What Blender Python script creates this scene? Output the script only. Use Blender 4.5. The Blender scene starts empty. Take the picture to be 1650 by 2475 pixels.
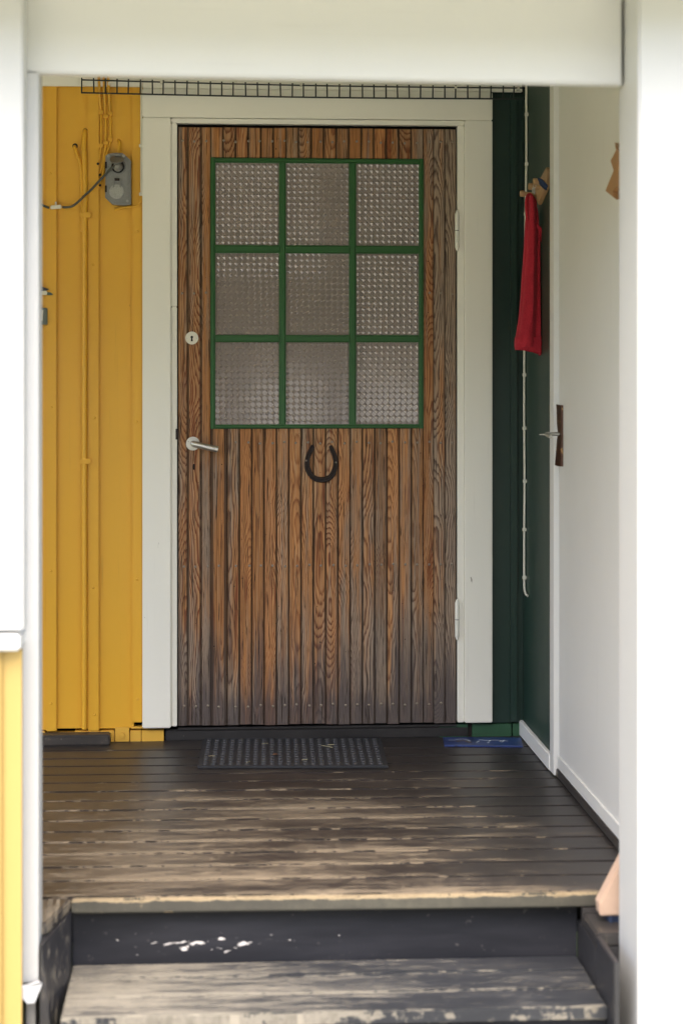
import bpy, bmesh, math, random
from mathutils import Vector, Matrix
random.seed(7)
SC = bpy.context.scene
COL = SC.collection

# ------------------------------------------------------------------ camera
FPX, U0, V0 = 4500.0, 825.0, 890.0          # focal length and principal point, photo pixels (1650 x 2475)
CAMP = Vector((0.0, -6.0, 1.197))
TH = math.atan(305.0 / 4500.0)
cam = bpy.data.cameras.new('camera'); camo = bpy.data.objects.new('camera', cam); COL.objects.link(camo)
camo.location = CAMP; camo.rotation_euler = (math.radians(90), 0, -TH)
cam.sensor_fit = 'VERTICAL'; cam.sensor_height = 36.0; cam.lens = 36.0 * FPX / 2475.0
cam.shift_y = -(1237.5 - V0) / 2475.0
cam.clip_start = 0.05; cam.clip_end = 4000
cam.dof.use_dof = True; cam.dof.focus_distance = 5.95; cam.dof.aperture_fstop = 3.0
SC.camera = camo
# ------------------------------------------------------------------ sky, sun, exposure
SUN_EL, SUN_AZ = math.radians(60), math.radians(-168)   # azimuth from +Y, clockwise: behind the viewer's left shoulder
w = bpy.data.worlds.new('World'); SC.world = w; w.use_nodes = True
wn = w.node_tree; bg = wn.nodes['Background']
sky = wn.nodes.new('ShaderNodeTexSky'); sky.sky_type = 'NISHITA'; sky.sun_disc = False
sky.sun_elevation = SUN_EL; sky.sun_rotation = SUN_AZ
sky.air_density = 1.0; sky.dust_density = 5.0; sky.ozone_density = 0.6
wn.links.new(sky.outputs[0], bg.inputs[0]); bg.inputs[1].default_value = 0.15
sl = bpy.data.lights.new('sun', 'SUN'); slo = bpy.data.objects.new('sun', sl); COL.objects.link(slo)
sl.energy = 0.6; sl.angle = math.radians(60); sl.color = (1.0, 0.97, 0.92)
sd = Vector((math.sin(SUN_AZ) * math.cos(SUN_EL), math.cos(SUN_AZ) * math.cos(SUN_EL), math.sin(SUN_EL)))
slo.rotation_euler = (-sd).to_track_quat('-Z', 'Y').to_euler(); slo.location = (-3, -8, 6)
SC.view_settings.view_transform = 'Standard'; SC.view_settings.look = 'None'
SC.view_settings.gamma = 1.0; SC.view_settings.use_curve_mapping = False
SC.view_settings.exposure = 2.05
SC.render.engine = 'CYCLES'
SC.cycles.max_bounces = 10; SC.cycles.diffuse_bounces = 6; SC.cycles.glossy_bounces = 4
SC.cycles.use_denoising = True

# ------------------------------------------------------------------ photo pixel -> place
FW = Vector((math.sin(TH), math.cos(TH), 0)); RT = Vector((math.cos(TH), -math.sin(TH), 0)); UP = Vector((0, 0, 1))
def ray(u, v): return FW + RT * ((u - U0) / FPX) - UP * ((v - V0) / FPX)
def W(u, v, y=0.0):                  # point on a plane parallel to the door wall
    d = ray(u, v); return CAMP + d * ((y - CAMP.y) / d.y)
def X(u, y=0.0): return W(u, V0, y).x
def Z(u, v, y=0.0): return W(u, v, y).z
def F(u, v, z=0.0):                  # point on a level
    d = ray(u, v); return CAMP + d * ((z - CAMP.z) / d.z)
def SD(u, v, x):                     # point on the side wall
    d = ray(u, v); return CAMP + d * ((x - CAMP.x) / d.x)

# ------------------------------------------------------------------ node helper
class S:
    def __init__(s, nt, k): s.nt, s.k = nt, k
    def _m(s, op, *a):
        n = s.nt.nodes.new('ShaderNodeMath'); n.operation = op
        for i, q in enumerate((s,) + a):
            if isinstance(q, S): s.nt.links.new(q.k, n.inputs[i])
            else: n.inputs[i].default_value = q
        return S(s.nt, n.outputs[0])
    def __add__(s, o): return s._m('ADD', o)
    __radd__ = __add__
    def __sub__(s, o): return s._m('SUBTRACT', o)
    def __rsub__(s, o): return (s * -1.0) + o
    def __mul__(s, o): return s._m('MULTIPLY', o)
    __rmul__ = __mul__
    def __truediv__(s, o): return s._m('DIVIDE', o)
    def fr(s): return s._m('FRACT')
    def sq(s): return s._m('SQRT')
    def pw(s, p): return s._m('POWER', p)
    def sin(s): return s._m('SINE')
    def ab(s): return s._m('ABSOLUTE')
    def mx(s, o): return s._m('MAXIMUM', o)
    def mn(s, o): return s._m('MINIMUM', o)
    def st(s, a, b, c=0.0, d=1.0):                       # smooth step
        n = s.nt.nodes.new('ShaderNodeMapRange'); n.interpolation_type = 'SMOOTHSTEP'
        s.nt.links.new(s.k, n.inputs[0])
        n.inputs[1].default_value, n.inputs[2].default_value, n.inputs[3].default_value, n.inputs[4].default_value = a, b, c, d
        return S(s.nt, n.outputs[0])
class M:
    def __init__(s, name):
        s.m = bpy.data.materials.new(name); s.m.use_nodes = True; s.nt = s.m.node_tree
        s.b = s.nt.nodes['Principled BSDF']
        g = s.nt.nodes.new('ShaderNodeNewGeometry'); sp = s.nt.nodes.new('ShaderNodeSeparateXYZ')
        s.nt.links.new(g.outputs['Position'], sp.inputs[0])
        s.x, s.y, s.z = (S(s.nt, sp.outputs[i]) for i in range(3))
        t = s.nt.nodes.new('ShaderNodeTexCoord'); sp2 = s.nt.nodes.new('ShaderNodeSeparateXYZ')
        s.nt.links.new(t.outputs['Object'], sp2.inputs[0])
        s.ox, s.oy, s.oz = (S(s.nt, sp2.outputs[i]) for i in range(3))
        s.r = S(s.nt, s.nt.nodes.new('ShaderNodeObjectInfo').outputs['Random'])
    def comb(s, x, y, z):
        n = s.nt.nodes.new('ShaderNodeCombineXYZ')
        for i, q in enumerate((x, y, z)):
            if isinstance(q, S): s.nt.links.new(q.k, n.inputs[i])
            else: n.inputs[i].default_value = q
        return S(s.nt, n.outputs[0])
    def noise(s, x, y, z, scale=1.0, detail=2.0, rough=0.5, dist=0.0):
        n = s.nt.nodes.new('ShaderNodeTexNoise'); s.nt.links.new(s.comb(x, y, z).k, n.inputs['Vector'])
        n.inputs['Scale'].default_value = scale; n.inputs['Detail'].default_value = detail
        n.inputs['Roughness'].default_value = rough; n.inputs['Distortion'].default_value = dist
        return S(s.nt, n.outputs[0])
    def mix(s, f, a, b):
        n = s.nt.nodes.new('ShaderNodeMix'); n.data_type = 'RGBA'
        for i, q in ((0, f), (6, a), (7, b)):
            if isinstance(q, S): s.nt.links.new(q.k, n.inputs[i])
            elif i == 0: n.inputs[0].default_value = q
            else: n.inputs[i].default_value = (*q, 1)
        return S(s.nt, n.outputs[2])
    def scale(s, c, f):                                  # colour * factor
        n = s.nt.nodes.new('ShaderNodeVectorMath'); n.operation = 'SCALE'
        if isinstance(c, S): s.nt.links.new(c.k, n.inputs[0])
        else: n.inputs[0].default_value = c
        if isinstance(f, S): s.nt.links.new(f.k, n.inputs[3])
        else: n.inputs[3].default_value = f
        return S(s.nt, n.outputs[0])
    def out(s, col=None, rough=None, metal=None, bump=None, bstr=0.3, bdist=0.002, spec=None):
        for key, q in (('Base Color', col), ('Roughness', rough), ('Metallic', metal), ('Specular IOR Level', spec)):
            if q is None: continue
            if isinstance(q, S): s.nt.links.new(q.k, s.b.inputs[key])
            else: s.b.inputs[key].default_value = (*q, 1) if isinstance(q, tuple) else q
        if bump is not None:
            n = s.nt.nodes.new('ShaderNodeBump'); n.inputs['Strength'].default_value = bstr; n.inputs['Distance'].default_value = bdist
            s.nt.links.new(bump.k, n.inputs['Height']); s.nt.links.new(n.outputs[0], s.b.inputs['Normal'])
        return s.m

# ------------------------------------------------------------------ materials
def paint(name, col, rough=0.45, grain='z', dirt=0.12, dirtcol=(0.12, 0.1, 0.07), chip=0.0, chipcol=(0.3, 0.24, 0.17), bs=0.25):
    k = M(name)
    st = {'z': (60, 60, 2.0), 'x': (2.0, 60, 60), 'y': (60, 2.0, 60)}[grain]
    fib = k.noise(k.x * st[0], k.y * st[1], k.z * st[2], 1.0, 3, 0.6)
    big = k.noise(k.x, k.y, k.z, 2.3, 4, 0.6)
    spk = k.noise(k.x, k.y, k.z, 38.0, 3, 0.7)
    c = k.mix((big - 0.5) * 0.5 + 0.25, col, tuple(q * 0.86 for q in col))
    c = k.mix(fib.st(0.62, 0.8) * dirt, c, dirtcol)
    c = k.mix(spk.st(0.74, 0.8) * 0.35 * (dirt / 0.12), c, dirtcol)
    h = fib * 0.6 + k.noise(k.x, k.y, k.z, 90.0, 2, 0.5) * 0.4
    if chip > 0:
        m = k.noise(k.x * st[0] * 0.6, k.y * st[1] * 0.6, k.z * st[2] * 4, 1.0, 4, 0.65) * 0.5 + k.noise(k.x, k.y, k.z, 7.0, 3, 0.6) * 0.5
        m = m.st(0.70 - chip, 0.715 - chip)
        c = k.mix(m, c, chipcol); h = h - m * 0.8
    return k.out(c, big * 0.2 + (rough - 0.1), bump=h, bstr=bs, bdist=0.0015)

def wood_door():
    k = M('weathered_pine')
    r1 = k.r; r2 = (k.r * 17.31).fr(); r3 = (k.r * 43.7).fr()
    zz = k.z + r1 * 37.0
    wob = k.noise(k.ox * 3.0, r1 * 60.0, zz * 1.9, 1.0, 2, 0.45)
    wob2 = k.noise(k.ox * 14.0, r2 * 60.0, zz * 7.0, 1.0, 2, 0.5)
    a = (wob - 0.5) * 0.11 + (r2 * 0.035 + 0.012)
    xr = k.ox + (r3 - 0.5) * 0.085 + (wob2 - 0.5) * 0.006
    rad = (xr * xr + a * a).sq()
    fine = k.noise(k.ox * 260.0, r1 * 90.0, zz * 5.0, 1.0, 3, 0.6)
    ring = (rad * (r1 * 230.0 + 170.0) + (wob2 - 0.5) * 1.5 + (fine - 0.5) * 1.0).fr()
    late = ring.st(0.38, 0.88) * ring.st(0.90, 1.0, 1.0, 0.0)
    early = k.mix(r2, (0.50, 0.220, 0.070), (0.40, 0.205, 0.088))
    latec = k.mix(r3, (0.19, 0.038, 0.010), (0.11, 0.036, 0.014))
    c = k.mix(late * (r2 * 0.55 + wob2 * 0.5 + 0.15), early, latec)
    c = k.scale(c, (fine * 1.3 + 0.35) * ((r1 * 7.77).fr() * 0.5 + 0.72))
    pale = k.noise(k.ox * 90.0, r3 * 50.0, zz * 2.3, 1.0, 4, 0.6) * 0.6 + k.noise(k.x * 5.0, 8.0, k.z * 1.3, 1.0, 3, 0.5) * 0.4
    c = k.mix(pale.st(0.50, 0.70) * (1.0 - late * 0.75) * 0.75, c, k.scale((0.52, 0.36, 0.21), fine * 0.8 + 0.5))
    # resinous red heart streaks
    res = k.noise(k.ox * 60.0, r2 * 77.0, zz * 3.1, 1.0, 3, 0.55)
    c = k.mix(res.st(0.57, 0.68) * 0.7, c, (0.17, 0.038, 0.010))
    # silvered weathering: streaks, strongest in the outer boards and at the foot
    gx = (k.x - 0.30).ab().st(0.22, 0.52)
    strk = k.noise(k.x * 46.0, r3 * 9.0, k.z * 1.7, 1.0, 4, 0.6)
    patch = k.noise(k.x * 3.0, 4.0, k.z * 1.6, 1.0, 3, 0.55)
    g = strk * 0.65 + patch * 0.45 + gx * 0.16 + k.z.st(0.62, 0.1) * 0.12 + (r3 - 0.5) * 0.16
    grey = g.st(0.56, 0.74)
    gcol = k.mix(late, (0.30, 0.25, 0.195), (0.095, 0.070, 0.055))
    c = k.mix(grey * 0.8, c, k.scale(gcol, fine * 0.9 + 0.55))
    # damp black streaks rising from the foot, dark checks
    foot = k.noise(k.x * 75.0, 2.0, k.z * 2.2, 1.0, 4, 0.65) * 0.6 + k.noise(k.x * 16.0, 5.0, k.z * 1.5, 1.0, 3, 0.6) * 0.4 + k.z.st(0.60, 0.05) * 0.22 + k.z.st(0.17, 0.06) * 0.145
    c = k.mix(foot.st(0.56, 0.80) * 0.82, c, (0.070, 0.060, 0.062))
    chk = k.noise(k.ox * 330.0, r2 * 31.0, zz * 9.0, 1.0, 3, 0.55)
    c = k.mix(chk.st(0.58, 0.65) * 0.85, c, (0.022, 0.014, 0.009))
    hol = k.noise(k.x, k.y, k.z, 120.0, 1, 0.4)
    c = k.mix(hol.st(0.775, 0.80), c, (0.012, 0.008, 0.006))
    edge = k.ox.ab().st(0.0150, 0.0185)
    c = k.mix(edge * 0.75, c, (0.035, 0.02, 0.012))
    h = late * 0.55 + fine * 0.35 - chk.st(0.64, 0.7) * 0.8
    return k.out(c, fine * 0.25 + 0.5, bump=h, bstr=0.55, bdist=0.002, spec=0.3)

def worn_floor(name, base, mid, bare, along='x', amount=0.0, gloss=0.36, traffic=True, topedge=0.0, edgewear=0.0):
    k = M(name)
    a, b = (k.x, k.y) if along == 'x' else (k.y, k.x)
    s1 = k.noise(a * 7.0, b * 210.0, k.z * 20.0 + k.r * 40.0, 1.0, 6, 0.7)
    s2 = k.noise(a * 38.0, b * 520.0, k.z * 20.0 + k.r * 9.0, 1.0, 4, 0.7)
    blot = k.noise(a * 1.6, b * 4.2, k.z * 3.0, 1.0, 4, 0.6)
    if traffic:
        tr = ((k.x - 0.10).ab().st(0.75, 0.1)) * (k.y.st(-0.45, -1.0)) * 0.055 + k.y.st(-1.0, -1.7) * 0.006 + 0.010 - (k.x - 0.75).st(0.0, 0.2) * 0.05 - k.y.st(-0.7, -0.3) * 0.05
    else:
        tr = (k.x - 0.15).st(0.55, -0.35) * 0.10
    eg = k.oy.ab().st(0.042, 0.053)
    m = s1 * 0.50 + s2 * 0.36 + blot * 0.26 + tr + amount + (eg * 0.04 if traffic else 0.0)
    if edgewear: m = m + k.oy.st(-0.036, -0.058) * edgewear
    if topedge: m = m + k.oz.st(0.004, 0.013) * topedge
    c = k.mix((blot * 0.45 + s1 * 0.35 + s2 * 0.2 + tr * 0.5).st(0.44, 0.68) * 0.85, base, mid)
    bm = m.st(0.640, 0.665)
    c = k.mix(bm * (s2 * 0.9 + 0.35), c, k.mix(s2.st(0.35, 0.7), bare, tuple(q * 0.5 for q in bare)))
    scr = k.noise(a * 11.0, b * 330.0, k.r * 31.0, 1.0, 3, 0.6) + tr * 0.6 + amount
    c = k.mix(scr.st(0.675, 0.70) * 0.7, c, bare)
    dots = k.noise(k.x, k.y, k.z, 75.0, 2, 0.55)
    c = k.mix(dots.st(0.765, 0.785) * 0.8, c, (0.42, 0.36, 0.27))
    h = s1 * 0.5 + s2 * 0.4 - bm * 0.3
    return k.out(c, (s1 - 0.5) * 0.25 + gloss + bm * 0.35, bump=h, bstr=0.28, bdist=0.002, spec=0.5)

def plain(name, col, rough=0.5, metal=0.0, var=0.15, nscale=40.0, bs=0.15, dark=None, dk=(0.6, 0.75)):
    k = M(name)
    n = k.noise(k.x, k.y, k.z, nscale, 4, 0.6)
    c = k.scale(col, (n - 0.5) * (2 * var) + 1.0)
    if dark: c = k.mix(k.noise(k.x, k.y, k.z, nscale * 0.6, 4, 0.7).st(*dk), c, dark)
    return k.out(c, (n - 0.5) * 0.3 + rough, metal, bump=n, bstr=bs, bdist=0.001)

MAT = {}
MAT['pine'] = wood_door()
MAT['cream'] = paint('cream_paint', (0.85, 0.835, 0.745), 0.42, 'z', 0.14, chip=0.03, chipcol=(0.36, 0.33, 0.27))
MAT['cream_h'] = paint('cream_paint_level', (0.85, 0.835, 0.745), 0.42, 'x', 0.10)
MAT['sidewhite'] = paint('side_door_paint', (0.72, 0.72, 0.70), 0.40, 'z', 0.12, bs=0.12)
MAT['chipwhite'] = paint('chipped_white_paint', (0.80, 0.80, 0.78), 0.45, 'y', 0.1, chip=0.05, chipcol=(0.2, 0.15, 0.11))
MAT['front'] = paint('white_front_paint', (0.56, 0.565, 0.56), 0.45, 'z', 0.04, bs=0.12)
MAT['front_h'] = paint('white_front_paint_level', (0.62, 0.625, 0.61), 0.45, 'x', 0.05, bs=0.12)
MAT['yellow'] = paint('yellow_paint', (0.75, 0.40, 0.028), 0.40, 'z', 0.22, (0.18, 0.09, 0.02), chip=0.0)
MAT['yellow_dimmed'] = paint('dimmed_yellow_paint', (0.43, 0.30, 0.095), 0.5, 'z', 0.15, (0.3, 0.2, 0.06))  # same wall yellow, darkened and greyed in colour to offset strong outdoor light
MAT['yellow_chip'] = paint('yellow_paint_flaking', (0.70, 0.40, 0.05), 0.45, 'x', 0.2, (0.12, 0.06, 0.02), chip=0.07, chipcol=(0.09, 0.06, 0.045))
MAT['dgreen'] = paint('dark_green_paint', (0.012, 0.036, 0.027), 0.36, 'z', 0.10, (0.03, 0.05, 0.045))
MAT['sgreen'] = paint('side_green_paint', (0.016, 0.045, 0.033), 0.42, 'z', 0.06, (0.04, 0.07, 0.06))
MAT['bgreen'] = paint('base_green_paint', (0.022, 0.085, 0.040), 0.5, 'x', 0.3, (0.02, 0.02, 0.018), chip=0.06, chipcol=(0.03, 0.03, 0.028))
MAT['wgreen'] = paint('window_green_paint', (0.010, 0.090, 0.012), 0.38, 'z', 0.10, (0.006, 0.02, 0.01))
MAT['floor'] = worn_floor('worn_floor_paint', (0.021, 0.018, 0.0175), (0.056, 0.046, 0.042), (0.32, 0.255, 0.175), gloss=0.42)
MAT['tread'] = worn_floor('worn_step_paint', (0.020, 0.022, 0.027), (0.062, 0.064, 0.069), (0.32, 0.29, 0.23), amount=0.0, edgewear=0.055, traffic=False, gloss=0.42)
MAT['nosing'] = worn_floor('worn_nosing_paint', (0.05, 0.047, 0.038), (0.10, 0.095, 0.070), (0.46, 0.36, 0.22), amount=-0.06, traffic=False, gloss=0.5, topedge=0.16)
MAT['cheek'] = worn_floor('dark_cheek_paint', (0.022, 0.022, 0.025), (0.045, 0.043, 0.046), (0.30, 0.26, 0.2), along='y', amount=-0.07, traffic=False, gloss=0.45)
MAT['ledge'] = worn_floor('worn_ledge_paint', (0.030, 0.028, 0.028), (0.075, 0.066, 0.06), (0.34, 0.28, 0.2), along='y', amount=0.0, traffic=False, gloss=0.4)
def riser_mat():
    k = M('flaking_riser_paint')
    b = k.noise(k.x * 2, k.y, k.z * 14, 1.0, 4, 0.6)
    c = k.mix(b.st(0.35, 0.7), (0.008, 0.009, 0.013), (0.020, 0.021, 0.027))
    f = k.noise(k.x * 26.0, 3.0, k.z * 75.0, 1.0, 5, 0.65) + (k.x + 0.02).ab().st(0.34, 0.0) * (k.z + 0.115).ab().st(0.035, 0.005) * 0.145
    c = k.mix(f.st(0.70, 0.725), c, (0.62, 0.60, 0.58))
    sc_ = k.noise(k.x * 30.0, 6.0, k.z * 45.0, 1.0, 5, 0.7)
    c = k.mix(sc_.st(0.62, 0.70) * 0.35, c, (0.20, 0.19, 0.18))
    return k.out(c, b * 0.2 + 0.5, spec=0.3, bump=b - f.st(0.69, 0.73), bstr=0.3, bdist=0.002)
MAT['riser'] = riser_mat()
MAT['sill'] = worn_floor('worn_threshold', (0.012, 0.011, 0.012), (0.03, 0.027, 0.027), (0.16, 0.12, 0.09), amount=-0.10, traffic=False, gloss=0.5)
MAT['batten'] = worn_floor('dark_weathered_board', (0.03, 0.026, 0.023), (0.07, 0.058, 0.048), (0.25, 0.2, 0.15), amount=-0.08, traffic=False, gloss=0.5)
MAT['core'] = plain('door_core', (0.012, 0.008, 0.006), 0.8)
MAT['black'] = plain('black_hole', (0.006, 0.005, 0.005), 0.8)
MAT['nail'] = plain('nail_steel', (0.26, 0.22, 0.17), 0.38, 0.8, 0.4, 300)
MAT['iron'] = plain('rusty_iron', (0.020, 0.013, 0.011), 0.55, 0.35, 0.5, 90, 0.6, dark=(0.055, 0.024, 0.014))
MAT['alu'] = plain('worn_aluminium', (0.52, 0.51, 0.47), 0.33, 0.9, 0.12, 160, 0.12, dark=(0.10, 0.09, 0.08), dk=(0.66, 0.8))
MAT['nickel'] = plain('nickel_plate', (0.62, 0.59, 0.49), 0.36, 0.6, 0.08, 120, 0.1)
MAT['zinc'] = plain('socket_zinc', (0.23, 0.235, 0.225), 0.42, 0.55, 0.25, 140, 0.35, dark=(0.08, 0.08, 0.075), dk=(0.62, 0.78))
MAT['zinc_light'] = plain('socket_lid_zinc', (0.34, 0.345, 0.32), 0.45, 0.5, 0.35, 220, 0.5)
MAT['bronze'] = plain('tarnished_brown_metal', (0.055, 0.024, 0.016), 0.38, 0.6, 0.5, 60, 0.4, dark=(0.28, 0.17, 0.07), dk=(0.58, 0.66))
MAT['cord'] = plain('grey_rubber', (0.062, 0.068, 0.060), 0.5)
MAT['plug'] = plain('grey_plug', (0.26, 0.26, 0.24), 0.5)
MAT['plastic'] = plain('white_plastic', (0.70, 0.68, 0.58), 0.45, 0, 0.08)
MAT['wire'] = plain('green_black_wire', (0.010, 0.016, 0.017), 0.4)
MAT['rubber'] = plain('black_rubber', (0.020, 0.022, 0.027), 0.55, 0, 0.3, 60, 0.3)
MAT['stud'] = plain('dusty_rubber', (0.046, 0.048, 0.055), 0.6, 0, 0.35, 60, 0.3)
MAT['pegwood'] = plain('birch_wood', (0.42, 0.27, 0.14), 0.5, 0, 0.18, 25, 0.2)
MAT['oldwood'] = plain('brown_wood', (0.36, 0.19, 0.08), 0.5, 0, 0.3, 25, 0.2)
MAT['broomwood'] = plain('pale_broom_wood', (0.46, 0.33, 0.25), 0.55, 0, 0.12, 18, 0.2)
MAT['bristle'] = plain('blue_bristles', (0.012, 0.022, 0.055), 0.6, 0, 0.5, 200, 0.8)
MAT['bluecloth'] = plain('navy_cloth', (0.008, 0.022, 0.065), 0.8, 0, 0.3, 80, 0.5)
MAT['bluecard'] = plain('blue_card', (0.018, 0.042, 0.17), 0.35, 0, 0.5, 14, 0.05, dark=(0.012, 0.016, 0.045), dk=(0.5, 0.66))
MAT['cardink'] = plain('pale_print', (0.62, 0.66, 0.72), 0.4)
MAT['cardbrown'] = plain('brown_print', (0.10, 0.075, 0.07), 0.4)
MAT['plaque'] = plain('grey_green_slate', (0.115, 0.135, 0.115), 0.5, 0, 0.15, 40, 0.2)
MAT['letter'] = plain('cream_letter', (0.70, 0.66, 0.52), 0.5)
MAT['birddark'] = plain('bird_dark', (0.030, 0.030, 0.040), 0.5)
MAT['birdgreen'] = plain('bird_green_grey', (0.07, 0.105, 0.088), 0.45)
MAT['oldpost'] = worn_floor('bare_grey_wood', (0.25, 0.24, 0.22), (0.40, 0.39, 0.37), (0.5, 0.48, 0.44), along='y', amount=-0.05, traffic=False, gloss=0.7)
MAT['flash'] = plain('white_sheet_metal', (0.66, 0.66, 0.66), 0.4, 0.2, 0.12, 30, 0.2)
MAT['leaf'] = plain('dry_leaf', (0.16, 0.075, 0.035), 0.7)
MAT['straw'] = plain('straw', (0.30, 0.27, 0.17), 0.7)
MAT['ceiling'] = paint('ceiling_paint', (0.80, 0.77, 0.64), 0.5, 'x', 0.05)
MAT['roof'] = plain('roof_felt', (0.05, 0.05, 0.05), 0.9)
def towel_mat():
    k = M('red_terry')
    n = k.noise(k.x, k.y, k.z, 260.0, 3, 0.7); b = k.noise(k.x, k.y, k.z, 30.0, 3, 0.5)
    c = k.mix(n, (0.24, 0.010, 0.020), (0.56, 0.040, 0.060))
    c = k.scale(c, b * 0.5 + 0.75)
    m = k.out(c, 0.95, bump=n, bstr=0.9, bdist=0.003, spec=0.1)
    k.b.inputs['Sheen Weight'].default_value = 0.4; k.b.inputs['Sheen Tint'].default_value = (0.8, 0.2, 0.25, 1)
    return m
MAT['towel'] = towel_mat()
def glass_mat():
    k = M('patterned_glass')
    n = k.noise(k.x, k.y, k.z, 3.0, 2, 0.5)
    c = k.mix(n, (0.250, 0.205, 0.188), (0.205, 0.172, 0.158))
    m = k.out(c, 0.08, spec=0.9)
    k.b.inputs['Coat Weight'].default_value = 1.0; k.b.inputs['Coat Roughness'].default_value = 0.06
    k.b.inputs['Coat IOR'].default_value = 1.55
    return m
MAT['glass'] = glass_mat()
def grass_mat():
    k = M('lawn')
    n = k.noise(k.x, k.y, k.z, 14.0, 5, 0.7); b = k.noise(k.x, k.y, k.z, 0.5, 3, 0.6)
    return k.out(k.scale(k.mix(n, (0.075, 0.105, 0.022), (0.15, 0.18, 0.05)), b * 0.5 + 0.75), 0.9, bump=n, bstr=0.8, bdist=0.03)
MAT['grass'] = grass_mat()
MAT['water'] = plain('lake_water', (0.02, 0.03, 0.035), 0.18, 0, 0.1, 3.0, 0.0)
MAT['bark'] = plain('bark', (0.16, 0.14, 0.12), 0.9, 0, 0.4, 12, 0.5)
MAT['leaves'] = plain('tree_leaves', (0.055, 0.10, 0.022), 0.6, 0, 0.4, 3, 0.0)
MAT['gravel'] = plain('gravel', (0.47, 0.46, 0.37), 0.9, 0, 0.5, 60, 0.8)

# ------------------------------------------------------------------ mesh helpers
WL = {}
def place(o, pos, parent=None):
    pos = Vector(pos); WL[o.name] = pos.copy()
    if parent is not None:
        o.parent = parent; o.location = pos - WL[parent.name]
    else: o.location = pos
    COL.objects.link(o); return o
def link_mesh(name, bm, mat, parent=None, origin=None, smooth=False):
    bm.normal_update()
    if origin is None:
        lo = [min(v.co[i] for v in bm.verts) for i in range(3)]; hi = [max(v.co[i] for v in bm.verts) for i in range(3)]
        origin = [(lo[i] + hi[i]) / 2 for i in range(3)]
    origin = Vector(origin)
    bmesh.ops.translate(bm, verts=bm.verts, vec=-origin)
    me = bpy.data.meshes.new(name); bm.to_mesh(me); bm.free()
    if smooth:
        for p in me.polygons: p.use_smooth = True
        try: me.set_sharp_from_angle(angle=math.radians(40))
        except Exception: pass
    for q in (mat if isinstance(mat, (list, tuple)) else [mat]): me.materials.append(MAT[q])
    return place(bpy.data.objects.new(name, me), origin, parent)
def tag(o, label, cat, group=None):
    o['label'] = label; o['category'] = cat
    if group: o['group'] = group
    return o
def thing(name, label, cat, pos, group=None):
    return tag(place(bpy.data.objects.new(name, None), pos), label, cat, group)
def struct(o): o['kind'] = 'structure'; return o
def setempty(name, pos):
    return struct(place(bpy.data.objects.new(name, None), pos))
def b_box(bm, x0, x1, y0, y1, z0, z1, bevel=0.0, seg=2):
    vs = [bm.verts.new((x, y, z)) for z in (z0, z1) for y in (y0, y1) for x in (x0, x1)]
    fs = [(0, 2, 3, 1), (4, 5, 7, 6), (0, 1, 5, 4), (2, 6, 7, 3), (0, 4, 6, 2), (1, 3, 7, 5)]
    ff = [bm.faces.new([vs[i] for i in f]) for f in fs]
    if bevel > 0:
        es = list({e for f in ff for e in f.edges})
        bmesh.ops.bevel(bm, geom=es, offset=bevel, segments=seg, affect='EDGES', clamp_overlap=True)
def box(name, x0, x1, y0, y1, z0, z1, mat, parent=None, bevel=0.002, seg=2):
    bm = bmesh.new(); b_box(bm, min(x0, x1), max(x0, x1), min(y0, y1), max(y0, y1), min(z0, z1), max(z0, z1), bevel, seg)
    return link_mesh(name, bm, mat, parent)
def b_tube(bm, pts, r, n=10, caps=True, flat=1.0):
    pts = [Vector(p) for p in pts]; rings = []
    rs = r if isinstance(r, (list, tuple)) else [r] * len(pts)
    ref = None
    for i, p in enumerate(pts):
        t = (pts[min(i + 1, len(pts) - 1)] - pts[max(i - 1, 0)]).normalized()
        if ref is None:
            ref = Vector((0, 1, 0)) if abs(t.y) < 0.9 else Vector((1, 0, 0))
        a = (ref - t * ref.dot(t)).normalized(); ref = a; b = t.cross(a)
        rings.append([bm.verts.new(p + (a * math.cos(2 * math.pi * j / n) * flat + b * math.sin(2 * math.pi * j / n)) * rs[i]) for j in range(n)])
    for i in range(len(rings) - 1):
        for j in range(n):
            bm.faces.new((rings[i][j], rings[i][(j + 1) % n], rings[i + 1][(j + 1) % n], rings[i + 1][j]))
    if caps:
        bm.faces.new(rings[0][::-1]); bm.faces.new(rings[-1])
def smooth_path(pts, k=6):
    pts = [Vector(p) for p in pts]; out = []
    for i in range(len(pts) - 1):
        p0 = pts[max(i - 1, 0)]; p1 = pts[i]; p2 = pts[i + 1]; p3 = pts[min(i + 2, len(pts) - 1)]
        for j in range(k):
            t = j / k
            out.append(0.5 * ((2 * p1) + (p2 - p0) * t + (2 * p0 - 5 * p1 + 4 * p2 - p3) * t * t + (3 * p1 - p0 - 3 * p2 + p3) * t ** 3))
    return out + [pts[-1]]
def tube(name, pts, r, mat, parent=None, n=10, smooth=True, k=0, flat=1.0):
    bm = bmesh.new(); b_tube(bm, smooth_path(pts, k) if k else pts, r, n, True, flat)
    return link_mesh(name, bm, mat, parent, smooth=smooth)
def b_prism(bm, poly, a0, a1, axis, bevel=0.0):
    """poly: 2-D outline; axis 'x': (y,z), 'y': (x,z), 'z': (x,y) extruded from a0 to a1"""
    def co(p, a): return {'x': (a, p[0], p[1]), 'y': (p[0], a, p[1]), 'z': (p[0], p[1], a)}[axis]
    A = [bm.verts.new(co(p, a0)) for p in poly]; B = [bm.verts.new(co(p, a1)) for p in poly]
    f = [bm.faces.new(A), bm.faces.new(B[::-1])]
    n = len(poly)
    for i in range(n): f.append(bm.faces.new((A[i], B[i], B[(i + 1) % n], A[(i + 1) % n])))
    bmesh.ops.recalc_face_normals(bm, faces=f)
    if bevel: bmesh.ops.bevel(bm, geom=list({e for q in f[:2] for e in q.edges}), offset=bevel, segments=2, affect='EDGES', clamp_overlap=True)
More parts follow.
